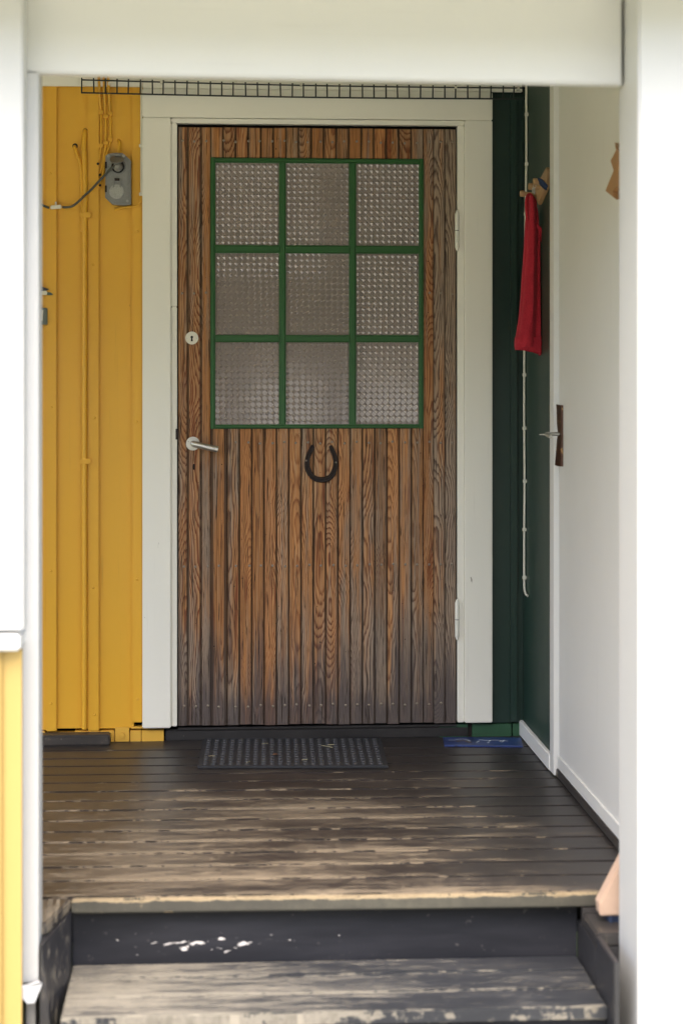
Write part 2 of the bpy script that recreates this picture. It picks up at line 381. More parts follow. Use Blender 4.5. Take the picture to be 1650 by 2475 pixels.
def prism(name, poly, a0, a1, axis, mat, parent=None, bevel=0.0, smooth=False):
    bm = bmesh.new(); b_prism(bm, poly, a0, a1, axis, bevel)
    return link_mesh(name, bm, mat, parent, smooth=smooth)
def disc(cx, cz, r, n=28, sx=1.0, sz=1.0): return [(cx + r * sx * math.cos(2 * math.pi * i / n), cz + r * sz * math.sin(2 * math.pi * i / n)) for i in range(n)]
def dup(o, pos, parent, rot=None):
    c = o.copy(); c.parent = None; place(c, pos, parent)
    if rot: c.rotation_euler = rot
    return c

# ================================================================== SETTING
YF = -2.15                                    # outer face of the porch front
g = box('ground', -1500, 1500, -2500, 400, -0.62, -0.45, 'grass', bevel=0); struct(g)
p = box('bounce_gravel', -4.5, 4.0, -12.2, -2.3, -0.452, -0.443, 'gravel', bevel=0); struct(p)  # unseen gravel added to bounce light up under the porch roof
# floor, boards run along the wall
XR = 1.0                                      # side wall
PHI = 0.022
floor = setempty('porch_floor', (0, -0.9, 0))
yv = [F(300, v, 0).y for v in (1813.5, 1832.6, 1851, 1871.5, 1891, 1912.4, 1934.7, 1957.7, 1982.5, 2008.7, 2035, 2063.8, 2094, 2127)]
YN = F(300, 2167, 0).y
seams = [0.10] + yv + [YN]
XL = -2.3
for i in range(len(seams) - 1):
    yb, yf_ = seams[i], seams[i + 1]; last = i == len(seams) - 2
    g0 = 0.0032 + random.random() * 0.0018
    z1 = -random.random() * 0.0012
    x1 = XR - 0.002
    def sy(x, y): return y - PHI * (x + 0.25) if i > 0 or y < 0.05 else y
    poly = [(XL, sy(XL, yf_) + g0), (x1, sy(x1, yf_) + g0), (x1, sy(x1, yb) - g0), (XL, sy(XL, yb) - g0)]
    bm = bmesh.new(); b_prism(bm, poly, z1 - 0.028, z1, 'z', 0.0035)
    link_mesh('floor_board', bm, 'floor', floor)
box('floor_joist_deck', XL, 1.0, YN + 0.06, 0.08, -0.12, -0.034, 'core', floor, 0)
YNr = YN - PHI * 0.8
# steps recessed between two ledges
SXL, SXR = -0.322, 0.832
st = thing('porch_steps', 'worn dark painted wooden steps with flaking riser leading up to porch floor', 'steps', (0.25, YN - 0.2, -0.45))
bm = bmesh.new(); b_prism(bm, [(SXL, YN - 0.002 + PHI * 0.07), (XR - 0.004, YN - 0.002 - PHI * 1.25), (XR - 0.004, YN - 0.016 - PHI * 1.25), (SXL, YN - 0.016 + PHI * 0.07)], -0.033, 0.0, 'z', 0.004)
link_mesh('nosing', bm, 'nosing', st)
ZT = -0.157
box('riser', SXL, SXR, YN + 0.012, YN + 0.03, ZT - 0.02, -0.036, 'riser', st, 0)
ty = [YN + 0.012] + [F(600, v, ZT).y for v in (2359, 2403, 2449)]
for i in range(3):
    b_ = bmesh.new(); b_prism(b_, [(SXL + 0.001, ty[i + 1] + 0.004 + 0.004), (SXR - 0.001, ty[i + 1] + 0.004 - 0.004), (SXR - 0.001, ty[i] - 0.004 - 0.004), (SXL + 0.001, ty[i] - 0.004 + 0.004)], ZT - 0.032, ZT - 0.001 * i, 'z', 0.003)
    link_mesh('tread_board', b_, 'tread', st)
box('riser', SXL, SXR, ty[3] + 0.02, ty[3] + 0.04, -0.32, ZT - 0.033, 'riser', st, 0)
box('tread_board', SXL, SXR, ty[3] - 0.32, ty[3] + 0.018, -0.335, -0.305, 'tread', st, 0.003)
box('riser', SXL, SXR, ty[3] - 0.30, ty[3] - 0.28, -0.45, -0.336, 'riser', st, 0)
ZLR = -0.045
bm = bmesh.new()
TP = [(SXL - 0.001, YN - 0.002), (SXL - 0.044, -2.02)]
vv_ = [bm.verts.new(c) for c in ((TP[0][0], TP[0][1], -0.029), (TP[1][0], TP[1][1], -0.029), (SXL - 0.001, -2.02, -0.45), (SXL - 0.001, YN - 0.002, -0.45),
                                 (SXL - 0.048, YN - 0.002, -0.029), (SXL - 0.048, -2.02, -0.029), (SXL - 0.048, -2.02, -0.45), (SXL - 0.048, YN - 0.002, -0.45))]
for f_ in ((0, 1, 2, 3), (4, 7, 6, 5), (0, 4, 5, 1), (3, 2, 6, 7), (0, 3, 7, 4), (1, 5, 6, 2)): bm.faces.new([vv_[i] for i in f_])
bmesh.ops.recalc_face_normals(bm, faces=bm.faces)
link_mesh('cheek', bm, 'cheek', st)
box('cheek', SXR + 0.001, SXR + 0.10, -1.958, YN + 0.01, -0.45, ZLR - 0.029, 'cheek', st, 0.002)
box('cheek', SXR + 0.001, SXR + 0.013, YF + 0.004, -1.959, -0.45, ZLR - 0.004, 'cheek', st, 0.002)
lg = setempty('porch_ledge', (0.25, -1.95, -0.05))
prism('ledge_board', [(SXL - 0.12, YN - 0.003), (SXL - 0.002, YN - 0.003), (SXL - 0.040, -1.945), (SXL - 0.12, -1.945)], -0.028, -0.001, 'z', 'ledge', lg, 0.004)
box('ledge_board', XL, SXL - 0.123, -1.935, YN - 0.002, -0.028, -0.002, 'ledge', lg, 0.004)
box('ledge_board', SXR + 0.002, XR - 0.003, -1.958, YN - 0.048, ZLR - 0.028, ZLR, 'ledge', lg, 0.004)
box('ledge_fascia', SXR + 0.002, XR - 0.003, YN - 0.046, YN - 0.03, -0.12, -0.034, 'ledge', lg, 0.001)
# made up behind the viewer to shape the glass reflections: lake and trees
added_lake = struct(box('added_lake', -1400, 1400, -2490, -19, -0.448, -0.446, 'water', bevel=0))  # unseen water, added to mirror bright sky into the lower panes
def make_tree(seed):
    rnd = random.Random(seed); t = bpy.data.objects.new('added_tree', None)
    tb = bmesh.new(); b_tube(tb, [(0, 0, 0), (0.05, 0.02, 1.5), (-0.03, 0.05, 3.2), (0.1, 0, 4.8)], [0.16, 0.13, 0.09, 0.02], 8)
    for i in range(9):
        a = i * 2.4; z = 1.9 + i * 0.3; L = 2.0 - i * 0.12
        b_tube(tb, [(0, 0, z), (math.cos(a) * L * 0.5, math.sin(a) * L * 0.5, z + 0.25), (math.cos(a) * L, math.sin(a) * L, z + 0.3)], [0.05, 0.035, 0.01], 5)
    cb_ = bmesh.new()
    for c in range(100):
        th_, zz_ = rnd.uniform(0, 6.28), rnd.uniform(2.0, 5.2); R_ = 2.3 * math.sin(math.pi * min(1, (zz_ - 1.2) / 4.6)) ** 0.6
        rr_ = R_ * rnd.uniform(0.3, 1) ; cc = Vector((math.cos(th_) * rr_, math.sin(th_) * rr_, zz_)); cs = rnd.uniform(0.35, 0.7)
        for q in range(60):
            p_ = cc + Vector((rnd.gauss(0, 1), rnd.gauss(0, 1), rnd.gauss(0, 0.6))) * cs * 0.6
            if p_.z < 1.75: continue
            d1 = Vector((rnd.gauss(0, 1), rnd.gauss(0, 1), rnd.gauss(0, 1))).normalized(); d2 = d1.orthogonal().normalized(); sz = rnd.uniform(0.05, 0.10)
            cb_.faces.new([cb_.verts.new(p_ + d1 * sz), cb_.verts.new(p_ + d2 * sz * 0.6), cb_.verts.new(p_ - d1 * sz), cb_.verts.new(p_ - d2 * sz * 0.6)])
    return tb, cb_
tb, cb_ = make_tree(2)  # unseen trees, added to darken what the upper panes reflect
tree_lab = ('leafy tree added for glass reflections across from the yellow wall', 'leafy tree added for glass reflections straight across from the wooden door', 'leafy tree added for glass reflections across from the wide white post', 'outermost added leafy tree on the half wall side', 'outermost added leafy tree on the side door side', 'added leafy tree close to the water behind the others')
trees = []
for i, (x_, y_, sc_) in enumerate(((-2.6, -14.6, 1.0), (0.1, -13.4, 1.0), (3.3, -14.2, 1.0), (-8.0, -16.5, 1.15), (9.0, -17.0, 1.1), (1.4, -17.2, 1.0))):
    t = thing('added_tree', tree_lab[i], 'tree', (x_, y_, -0.45), 'added reflection trees before the lake')
    if i == 0:
        trees = [link_mesh('trunk', tb, 'bark', None, origin=(0, 0, 0), smooth=True), link_mesh('crown', cb_, 'leaves', None, origin=(0, 0, 0))]
        for o in trees:
            COL.objects.unlink(o); place(o, (x_, y_, -0.45), t)
    else:
        for o in trees: dup(o, (x_, y_, -0.45), t)
    t.scale = (sc_,) * 3; t.rotation_euler = (0, 0, i * 1.3)
# porch roof and ceiling (a lean-to: lower at the front)
roof = thing('porch_roof', 'cream boarded lean-to porch ceiling sloping over the entrance', 'roof', (-0.3, -1.1, 2.2))
zc = lambda y: 2.215 + 0.095 * y
nb = 12
for i in range(nb):
    ya, yb2 = 0.03 - i * 0.2, 0.03 - (i + 1) * 0.2 + 0.003
    prism('ceiling_board', [(ya, zc(ya)), (yb2, zc(yb2)), (yb2, zc(yb2) + 0.02), (ya, zc(ya) + 0.02)], XL - 0.3, 1.9, 'x', 'ceiling', roof)
prism('roof_deck', [(0.05, zc(0.05) + 0.021), (-2.40, zc(-2.40) + 0.021), (-2.40, zc(-2.40) + 0.10), (0.05, zc(0.05) + 0.10)], XL - 0.3, 1.9, 'x', 'roof', roof)

# ================================================================== DOOR WALL
DL, DR = X(431), X(1102)
ZB = (Z(431, 1756) + Z(1102, 1745)) / 2
ZTOP = (Z(431, 304) + Z(1102, 309)) / 2
YW = 0.012                                    # face of wall boards
# yellow boarding left of the door
yw = thing('yellow_board_wall', 'ochre yellow board and batten house wall carrying the grey socket box', 'wall', (-0.9, 0.03, 0))
ZYB = Z(250, 1764)
ZYT = 2.212
bat = [(112, 138), (212, 240), (319, 344.5)]
edges = [(138, 212), (240, 319)]
for (a, b) in edges: box('plank', X(a) - 0.006, X(b) + 0.006, YW, YW + 0.02, ZYB + random.random() * 0.006, ZYT, 'yellow', yw, 0)
box('plank', X(344), X(362), YW - 0.001, YW + 0.02, ZYB + 0.015, ZYT, 'yellow', yw, 0)
for i, (a, b) in enumerate(bat): box('batten', X(a), X(b), YW - 0.013, YW - 0.0005, ZYB - 0.003 if i < 2 else ZYB + 0.022, ZYT, 'yellow', yw, 0.0025)
xx = X(112)
while xx > XL:
    box('plank', xx - 0.115, xx + 0.006, YW, YW + 0.02, ZYB, ZYT, 'yellow', yw, 0)
    box('batten', xx - 0.145, xx - 0.108, YW - 0.013, YW - 0.0005, ZYB - 0.003, ZYT, 'yellow', yw, 0.0025)
    xx -= 0.140
nb0 = None
for u, v in ((122, 420), (125, 985), (226, 640), (229, 1010), (226, 1420), (229, 1727), (124, 1700), (333, 560), (331, 1020), (332, 1400), (333, 1690), (124, 1380)):
    pos = (X(u), YW - 0.0132, Z(u, v))
    if nb0 is None:
        bm = bmesh.new(); bmesh.ops.create_icosphere(bm, subdivisions=2, radius=0.0046)
        for q in bm.verts: q.co.y *= 0.45
        nb0 = link_mesh('nail_head', bm, 'yellow', None, origin=(0, 0, 0), smooth=True); COL.objects.unlink(nb0); place(nb0, pos, yw)
    else: dup(nb0, pos, yw)
# yellow sill blocks and their bolted plate
ysl = thing('yellow_foundation_sill', 'flaking yellow painted sill blocks with a bolted plate below the yellow wall', 'sill', (-0.35, 0.02, 0))
sx = [X(u) for u in (40, 110, 180, 242, 277, 314, 342, 397)]
for i in range(len(sx) - 1):
    box('sill_block', sx[i] + 0.0008, sx[i + 1] - 0.0008, 0.002 + random.random() * 0.004, 0.05, -0.002, ZYB - 0.004 - (0.006 if i % 3 == 1 else 0), 'yellow_chip', ysl, 0.0015)
pl = box('bolt_plate', X(279), X(313), -0.005, 0.0015, 0.001, Z(296, 1757), 'yellow_chip', ysl, 0.0015)
prism('bolt', disc(X(296), Z(296, 1776), 0.0095, 6), -0.011, -0.0055, 'y', 'yellow_chip', pl, 0.001)
box('flaked_strip', X(318), X(362), 0.004, 0.04, Z(340, 1764) + 0.003, Z(340, 1757), 'yellow_chip', ysl, 0.001)
# door frame
fr = thing('door_frame', 'cream painted door casing around the weathered wooden door', 'door frame', ((DL + DR) / 2, 0, ZB))
CL0, CL1, CR0, CR1 = X(345), X(414), X(1120), X(1187)
ZH0, ZH1 = (Z(430, 286) + Z(1120, 293)) / 2, (Z(345, 213) + Z(1187, 228)) / 2
box('jamb_casing', CL0, CL1, -0.022, YW + 0.02, ZB - 0.002, ZH0, 'cream', fr, 0.003)
box('jamb_casing', CR0, CR1, -0.022, YW + 0.02, ZB + 0.002, ZH0, 'cream', fr, 0.003)
box('head_casing', CL0, CR1, -0.0235, YW + 0.02, ZH0 + 0.0008, ZH1, 'cream_h', fr, 0.003)
box('door_stop', CL1 + 0.0004, DL - 0.0035, -0.010, YW + 0.02, ZB + 0.001, Z(420, 742), 'cream', fr, 0.002)
box('door_stop', CL1 + 0.0004, DL - 0.0035, -0.013, YW + 0.02, Z(420, 742) + 0.0008, ZTOP + 0.006, 'cream', fr, 0.002)
box('door_stop', DR + 0.0025, CR0 - 0.0004, -0.012, YW + 0.02, ZB + 0.002, ZTOP + 0.006, 'cream', fr, 0.002)
box('head_stop', CL1 + 0.0004, CR0 - 0.0004, -0.013, YW + 0.02, ZTOP + 0.0065, ZH0 - 0.0006, 'cream_h', fr, 0.002)
box('strike_plate', X(425), X(432), -0.016, -0.0105, Z(428, 1062), Z(428, 1036), 'iron', fr, 0.001)
# threshold
th = thing('door_threshold', 'dark scuffed wooden threshold beneath the weathered door', 'threshold', (0.33, 0.03, 0))
box('sill_board', X(400), X(1132), 0.004, 0.08, -0.001, ZB - 0.013, 'sill', th, 0.004)
box('sill_strip', X(430), X(1104), -0.004, 0.03, ZB - 0.0125, ZB - 0.006, 'sill', th, 0.002)
# frieze
fz = thing('frieze_board', 'cream frieze board below the porch ceiling above the door', 'trim', (0.0, 0.0, 2.15))
box('board', XL, X(345) + 0.0, -0.016, 0.0, (Z(95, 209) + Z(345, 211)) / 2, 2.212, 'cream_h', fz, 0.002)
box('board', X(345) + 0.001, X(1262) - 0.004, -0.018, 0.0, ZH1 + 0.0015, 2.212, 'cream_h', fz, 0.002)
# dark green boarding right of the door
gw = thing('green_board_wall', 'dark green boarded wall strip between cream door casing and corner', 'wall', (0.94, 0.03, 0))
GZ0 = Z(1220, 1748)
box('plank', CR1 - 0.02, X(1236), YW, YW + 0.02, GZ0, ZH1 + 0.001, 'dgreen', gw, 0)
box('batten', X(1233), X(1250), YW - 0.014, YW - 0.0005, GZ0 + 0.003, ZH1 - 0.001, 'dgreen', gw, 0.003)
box('plank', X(1250) - 0.004, XR - 0.001, YW + 0.001, YW + 0.02, GZ0, ZH1 + 0.001, 'dgreen', gw, 0)
gs = thing('green_foundation_sill', 'scraped green painted sill blocks behind the blue card', 'sill', (0.9, 0.03, 0))
for a, b in ((1060, 1131), (1141, 1236), (1239, 1264)):
    box('sill_block', X(a), min(X(b), XR - 0.001), 0.006, 0.06, -0.002, GZ0 - 0.003, 'bgreen', gs, 0.002)
box('post_foot', X(1131.5), X(1140.5), 0.012, 0.06, -0.002, GZ0 - 0.003, 'core', gs, 0)
bk = struct(box('house_wall_backing', XL, 2.0, 0.081, 0.12, -0.45, 2.6, 'core', bevel=0))

# ---- the wooden door
dr = thing('wooden_door', 'weathered pine plank door with green nine-pane patterned glass window', 'door', ((DL + DR) / 2, 0.0, ZB))
WLx, WRx = X(508.5), X(1023); WZ1, WZ0 = (Z(508, 381) + Z(1023, 384)) / 2, (Z(508, 1037.5) + Z(1023, 1034)) / 2
box('door_core', DL + 0.002, DR - 0.002, 0.014, 0.045, ZB, ZTOP - 0.002, 'core', dr, 0)
def zx(z): return X(400 + z / 1.96)
left = [DL, zx(102), zx(172), WLx]; right_ = [WRx, zx(1268), zx(1322), DR]
midx = [WLx, zx(292)] + [zx(292) + (WRx - zx(292)) * i / 16 for i in range(1, 17)]
midt = [WLx + (WRx - WLx) * i / 17 for i in range(18)]
def plank(a, b, z0, z1):
    bm = bmesh.new(); b_box(bm, a + 0.0006, b - 0.0006, -0.0005 - random.random() * 0.0012, 0.0135, z0, z1, 0)
    es = [e for e in bm.edges if all(v.co.y < 0.005 for v in e.verts) and abs(e.verts[0].co.z - e.verts[1].co.z) > 0.05]
    bmesh.ops.bevel(bm, geom=es, offset=0.0028, segments=2, affect='EDGES')
    return link_mesh('plank', bm, 'pine', dr)
for s in (left, right_):
    for i in range(3): plank(s[i], s[i + 1], ZB + random.uniform(-0.002, 0.003), ZTOP - 0.004 - random.random() * 0.002)
for i in range(17):
    plank(midt[i], midt[i + 1], WZ1 + 0.001, ZTOP - 0.004 - random.random() * 0.002)
    plank(midx[i], midx[i + 1], ZB + random.uniform(-0.002, 0.003), WZ0 - 0.001)
# window
wy = -0.008
bm = bmesh.new()
b_box(bm, WLx, WRx, 0.0138, 0.0139, WZ0, WZ1, 0)
win = link_mesh('window', bm, 'core', dr, origin=((WLx + WRx) / 2, 0.0138, WZ0))
pc = [(zx(238), zx(537)), (zx(570), zx(868)), (zx(902), zx(1197))]
uc = 760
pr = [(Z(uc, 280 + 1460 / 1.96), Z(uc, 280 + 1073 / 1.96)), (Z(uc, 280 + 1038 / 1.96), Z(uc, 280 + 652 / 1.96)), (Z(uc, 280 + 614 / 1.96), Z(uc, 280 + 227 / 1.96))]
def bar(name, x0, x1, z0, z1, y0=-0.008, par=None):
    bm = bmesh.new(); b_box(bm, x0, x1, y0, 0.0135, z0, z1, 0)
    vert = (z1 - z0) > (x1 - x0)
    es = [e for e in bm.edges if all(v.co.y < -0.003 for v in e.verts) and (abs(e.verts[0].co.z - e.verts[1].co.z) > 0.05 if vert else abs(e.verts[0].co.x - e.verts[1].co.x) > 0.05)]
    bmesh.ops.bevel(bm, geom=es, offset=0.0045, segments=3, affect='EDGES')
    return link_mesh(name, bm, 'wgreen', win)
fo = 0.0005
bar('frame_stile', WLx + fo, pc[0][0] - 0.001, WZ0, WZ1, -0.0085); bar('frame_stile', pc[2][1] + 0.001, WRx - fo, WZ0, WZ1, -0.0085)
bar('frame_rail', pc[0][0] - 0.0008, pc[2][1] + 0.0008, pr[2][1] + 0.001, WZ1 - 0.001); bar('frame_rail', pc[0][0] - 0.0008, pc[2][1] + 0.0008, WZ0 + 0.001, pr[0][0] - 0.001)
for i in (0, 1): bar('muntin', pc[i][1], pc[i + 1][0], pr[0][0] - 0.0008, pr[2][1] + 0.0008, -0.0085)
for j in (0, 1):
    for i in range(3): bar('muntin', pc[i][0] - 0.0006, pc[i][1] - 0.0002, pr[j][1], pr[j + 1][0], -0.0078)
# thin putty beads just inside every opening
def pane_mesh(w_, h_, ph=(0.003, 0.002), sd=3):
    P = 14.25 / 752.0; nx, nz = int(w_ / P) + 2, int(h_ / P) + 2
    bm = bmesh.new(); hh = 0.0032
    V = {}
    def gv(x, z, y):
        key = (round(x * 1e5), round(z * 1e5), round(y * 1e6))
        if key not in V: V[key] = bm.verts.new((x, y, z))
        return V[key]
    def q(fv):
        bm.faces.new(fv)
    x0, z0 = -w_ / 2, -h_ / 2
    rr = random.Random(sd)
    for i in range(nx):
        for j in range(nz):
            cx, cz = x0 + (i + 0.5) * P - ph[0], z0 + (j + 0.5) * P - ph[1]
            if cx - P / 2 > w_ / 2 or cz - P / 2 > h_ / 2: continue
            a = P * 0.5; s = P * 0.455
            tl, tx = rr.uniform(-1, 1) * 0.00002, rr.uniform(-1, 1) * 0.00002
            d_ = [bm.verts.new((cx + s, -0.0004 + tx, cz)), bm.verts.new((cx, -0.0004 + tl, cz + s)), bm.verts.new((cx - s, -0.0004 - tx, cz)), bm.verts.new((cx, -0.0004 - tl, cz - s))]
            e_ = [gv(cx + a, cz, 0.0008), gv(cx, cz + a, 0.0008), gv(cx - a, cz, 0.0008), gv(cx, cz - a, 0.0008)]
            bm.faces.new(d_[::-1])
            for k2 in range(4):
                bm.faces.new((e_[(k2 + 1) % 4], e_[k2], d_[k2], d_[(k2 + 1) % 4]))
            cs = [gv(cx + a, cz + a, -0.0013), gv(cx - a, cz + a, -0.0013), gv(cx - a, cz - a, -0.0013), gv(cx + a, cz - a, -0.0013)]
            for k2 in range(4): bm.faces.new((e_[k2], e_[(k2 + 1) % 4], cs[k2]))
    for pl_, no in (((w_ / 2, 0, 0), (1, 0, 0)), ((-w_ / 2, 0, 0), (-1, 0, 0)), ((0, 0, h_ / 2), (0, 0, 1)), ((0, 0, -h_ / 2), (0, 0, -1))):
        bmesh.ops.bisect_plane(bm, geom=bm.verts[:] + bm.edges[:] + bm.faces[:], plane_co=pl_, plane_no=no, clear_outer=True)
    ext = [e for e in bm.edges if e.is_boundary]
    r_ = bmesh.ops.extrude_edge_only(bm, edges=ext)
    for v in r_['geom']:
        if isinstance(v, bmesh.types.BMVert): v.co.y = 0.005
    bmesh.ops.recalc_face_normals(bm, faces=bm.faces)
    cen = [f for f in bm.faces if abs(f.normal.y) > 0.9]
    if cen and sum(f.normal.y for f in cen) > 0: bmesh.ops.reverse_faces(bm, faces=bm.faces)
    return bm
pw_, ph_ = pc[0][1] - pc[0][0], pr[0][1] - pr[0][0]
cuts = []
for kk in range(3):
    o = link_mesh('pane', pane_mesh(pw_ + 0.002, ph_ + 0.002, ((0.003, 0.002), (0.011, 0.008), (0.007, 0.014))[kk], 3 + kk), 'glass', None, origin=(0, 0, 0))
    COL.objects.unlink(o); cuts.append([o, False])
for j in range(3):
    for i in range(3):
        pos = ((pc[i][0] + pc[i][1]) / 2, 0.004, (pr[j][0] + pr[j][1]) / 2)
        q = cuts[(i + 2 * j) % 3]
        if not q[1]: o = place(q[0], pos, win); q[1] = True
        else: o = dup(q[0], pos, win)
        o.rotation_euler = (random.uniform(-0.004, 0.004), 0, random.uniform(-0.006, 0.006))
# nails
nz = [137, 195, 277, 333, 392, 447, 507, 562, 617, 673, 733, 789, 847, 904, 962, 1018, 1075, 1133, 1191, 1248, 1303, 1356]
nail0 = None
def nail(x, z):
    global nail0
    if nail0 is None:
        bm = bmesh.new(); bmesh.ops.create_icosphere(bm, subdivisions=1, radius=0.0048)
        for v in bm.verts: v.co.y *= 0.55
        nail0 = link_mesh('nail', bm, 'nail', None, origin=(0, 0, 0), smooth=True); COL.objects.unlink(nail0)
        place(nail0, (x, -0.0022, z), dr)
    else: dup(nail0, (x, -0.0022, z), dr)
for zr, zs in (('t', [80] + nz), ('m', [80, 137, 193, 1248, 1303, 1355]), ('u', [x for x in nz if x > 300]), ('l', [88, 142, 200, 253, 332, 397, 452, 508, 568, 622, 682, 735, 795, 852, 908, 967, 1022, 1077, 1135, 1190, 1247, 1302, 1353]), ('b', [88, 145, 200, 253, 332, 392, 450, 508, 565, 622, 680, 735, 792, 852, 908, 963, 1022, 1077, 1133, 1190, 1247, 1302])):
    vv = {'t': 342.5, 'm': 708.5, 'u': 1070, 'l': 1366, 'b': 1704}[zr]
    for x in zs: nail(zx(x) + random.uniform(-0.001, 0.001), Z(760, vv) + random.uniform(-0.003, 0.003))
# upper lock plate
lk = prism('lock_rosette', disc(X(464), Z(464, 817), 0.0208), -0.006, -0.0022, 'y', 'nickel', dr, 0.001)
kx, kz = X(464), Z(464, 817) + 0.003
kp = [(kx + 0.0042 * math.cos(t), kz + 0.0042 * math.sin(t)) for t in [math.radians(a) for a in range(-60, 241, 20)]]
kp += [(kx - 0.0032, kz - 0.0135), (kx + 0.0032, kz - 0.0135)]
prism('keyhole', kp, -0.0064, -0.0058, 'y', 'black', lk)
for s in (-1, 1): prism('screw', disc(kx + s * 0.0155, kz - 0.004, 0.0022, 10), -0.0067, -0.0059, 'y', 'alu', lk)
# handle
hx, hz = X(466.5), Z(466.5, 1072)
hd = prism('door_handle', disc(hx, hz, 0.0222), -0.0075, -0.0022, 'y', 'alu', dr, 0.0015)
ex, ez = X(527), Z(527, 1085)
tube('lever', [(hx + 0.001, -0.006, hz + 0.001), (hx + 0.001, -0.035, hz + 0.001), (hx + 0.003, -0.045, hz), (hx + 0.010, -0.050, hz - 0.0015), (hx + (ex - hx) * 0.5, -0.050, hz + (ez - hz) * 0.5), (ex, -0.050, ez)], [0.0085, 0.0085, 0.0095, 0.0098, 0.0100, 0.0100], 'alu', hd, 16)
kh = [(X(469) + a, Z(469, 1128) + b) for a, b in [(0.003 * math.cos(math.radians(t)), 0.006 + 0.0035 * math.sin(math.radians(t))) for t in range(0, 181, 30)] + [(-0.0035, 0.0), (-0.0028, -0.008), (0, -0.011), (0.0024, -0.008), (0.003, 0.0)]]
prism('keyhole', kh, -0.0028, -0.0005, 'y', 'black', dr)
# hinges
for v0, v1 in ((509, 607), (1447, 1545)):
    hxx = X(1102.5); z0, z1 = Z(1102, v1), Z(1102, v0)
    zm = (z0 + z1) / 2
    hg = tube('hinge', [(hxx, -0.016, z0), (hxx, -0.016, z0 + 0.008), (hxx, -0.016, z0 + 0.012), (hxx, -0.016, zm - 0.001)], [0.003, 0.0055, 0.0072, 0.0072], 'cream', dr, 12)
    tube('hinge', [(hxx, -0.016, zm + 0.001), (hxx, -0.016, z1 - 0.012), (hxx, -0.016, z1 - 0.008), (hxx, -0.016, z1)], [0.0072, 0.0072, 0.0055, 0.003], 'cream', dr, 12)
    tube('hinge_pin', [(hxx, -0.016, zm - 0.0015), (hxx, -0.016, zm + 0.0015)], 0.0055, 'iron', hg, 10)
    box('hinge_leaf', hxx + 0.005, hxx + 0.017, -0.0165, -0.0121, z0 + 0.012, z1 - 0.012, 'cream', hg, 0.0008)

# ---- horseshoe
hs = thing('horseshoe', 'rusty dark iron horseshoe nailed open end up on the wooden door', 'horseshoe', (X(775), -0.004, Z(775, 1120)))
oc = lambda zx_, zy_: (X(700 + zx_ / 9.8), Z(775, 1050 + zy_ / 9.8))
outer = [(510, 240), (430, 380), (370, 520), (345, 680), (350, 800), (400, 920), (470, 1030), (560, 1100), (660, 1135), (760, 1145), (870, 1130), (980, 1080), (1060, 990), (1110, 880), (1140, 740), (1135, 600), (1110, 470), (1050, 340), (980, 245)]
inner = [(590, 290), (560, 380), (500, 500), (470, 620), (480, 760), (510, 850), (570, 950), (650, 1000), (760, 1010), (850, 995), (930, 960), (980, 870), (1020, 760), (1030, 640), (1000, 500), (950, 390), (925, 290)]
from_o = [oc(*p_) for p_ in outer]; from_i = [oc(*p_) for p_ in inner]
def resample(pts, n):
    L = [0]
    for a, b in zip(pts, pts[1:]): L.append(L[-1] + math.dist(a, b))
    out = []
    for i in range(n):
        t = L[-1] * i / (n - 1); j = max(k2 for k2 in range(len(L)) if L[k2] <= t + 1e-12); j = min(j, len(pts) - 2)
        f_ = (t - L[j]) / max(L[j + 1] - L[j], 1e-9); out.append((pts[j][0] + (pts[j + 1][0] - pts[j][0]) * f_, pts[j][1] + (pts[j + 1][1] - pts[j][1]) * f_))
    return out
A, B = resample(from_o, 36), resample(from_i, 36)
bm = bmesh.new(); rows = []
for a, b in zip(A, B):
    a, b = Vector((a[0], 0, a[1])), Vector((b[0], 0, b[1]))
    prof = [(0.0, -0.001), (0.03, -0.008), (0.15, -0.0105), (0.42, -0.0100), (0.5, -0.0078), (0.58, -0.0100), (0.85, -0.0105), (0.97, -0.008), (1.0, -0.001)]
    rows.append([bm.verts.new(a.lerp(b, t) + Vector((0, y + random.uniform(-0.0003, 0.0003), 0))) for t, y in prof])
for r0, r1_ in zip(rows, rows[1:]):
    for j in range(len(r0) - 1): bm.faces.new((r0[j], r0[j + 1], r1_[j + 1], r1_[j]))
bm.faces.new(rows[0]); bm.faces.new(rows[-1][::-1])
bmesh.ops.recalc_face_normals(bm, faces=bm.faces)
shoe = link_mesh('shoe', bm, 'iron', hs, smooth=True)
for zx_, zy_ in ((392, 615), (395, 735), (450, 830), (515, 985), (1090, 660), (1075, 775), (1020, 930)):
    x_, z_ = oc(zx_, zy_); bm = bmesh.new(); bmesh.ops.create_icosphere(bm, subdivisions=1, radius=0.0035 if zy_ < 670 else 0.0022)
    bmesh.ops.translate(bm, verts=bm.verts, vec=(x_, -0.0105, z_)); link_mesh('shoe_nail', bm, 'nail' if zy_ < 670 else 'iron', hs, smooth=True)

# ================================================================== SIDE WALL (right)
def sy_(u): return SD(u, V0, XR).y
sw = thing('green_side_wall', 'dark green side wall panel behind the hanging red towel', 'wall', (XR, -0.26, 0))
YG1 = sy_(1337)
box('panel', XR, XR + 0.05, YG1 - 0.001, 0.012, 0.045, 2.2, 'sgreen', sw, 0)
bb = tag(None or box('skirting_board', XR - 0.014, XR - 0.0005, YG1 + 0.001, 0.011, 0.0025, 0.052, 'chipwhite', None, 0.003), 'chipped white skirting board along foot of dark green side wall', 'skirting')
sdw = thing('side_door', 'flat white painted side door with tarnished handle plate', 'door', (XR, -1.0, 0.03))
box('door_casing', XR - 0.012, XR + 0.05, sy_(1347), YG1 - 0.0015, 0.004, 2.15, 'sidewhite', sdw, 0.002)
DY0 = sy_(1349)
box('door_leaf', XR + 0.001, XR + 0.04, -1.46, DY0, 0.028, 2.1, 'sidewhite', sdw, 0.003)
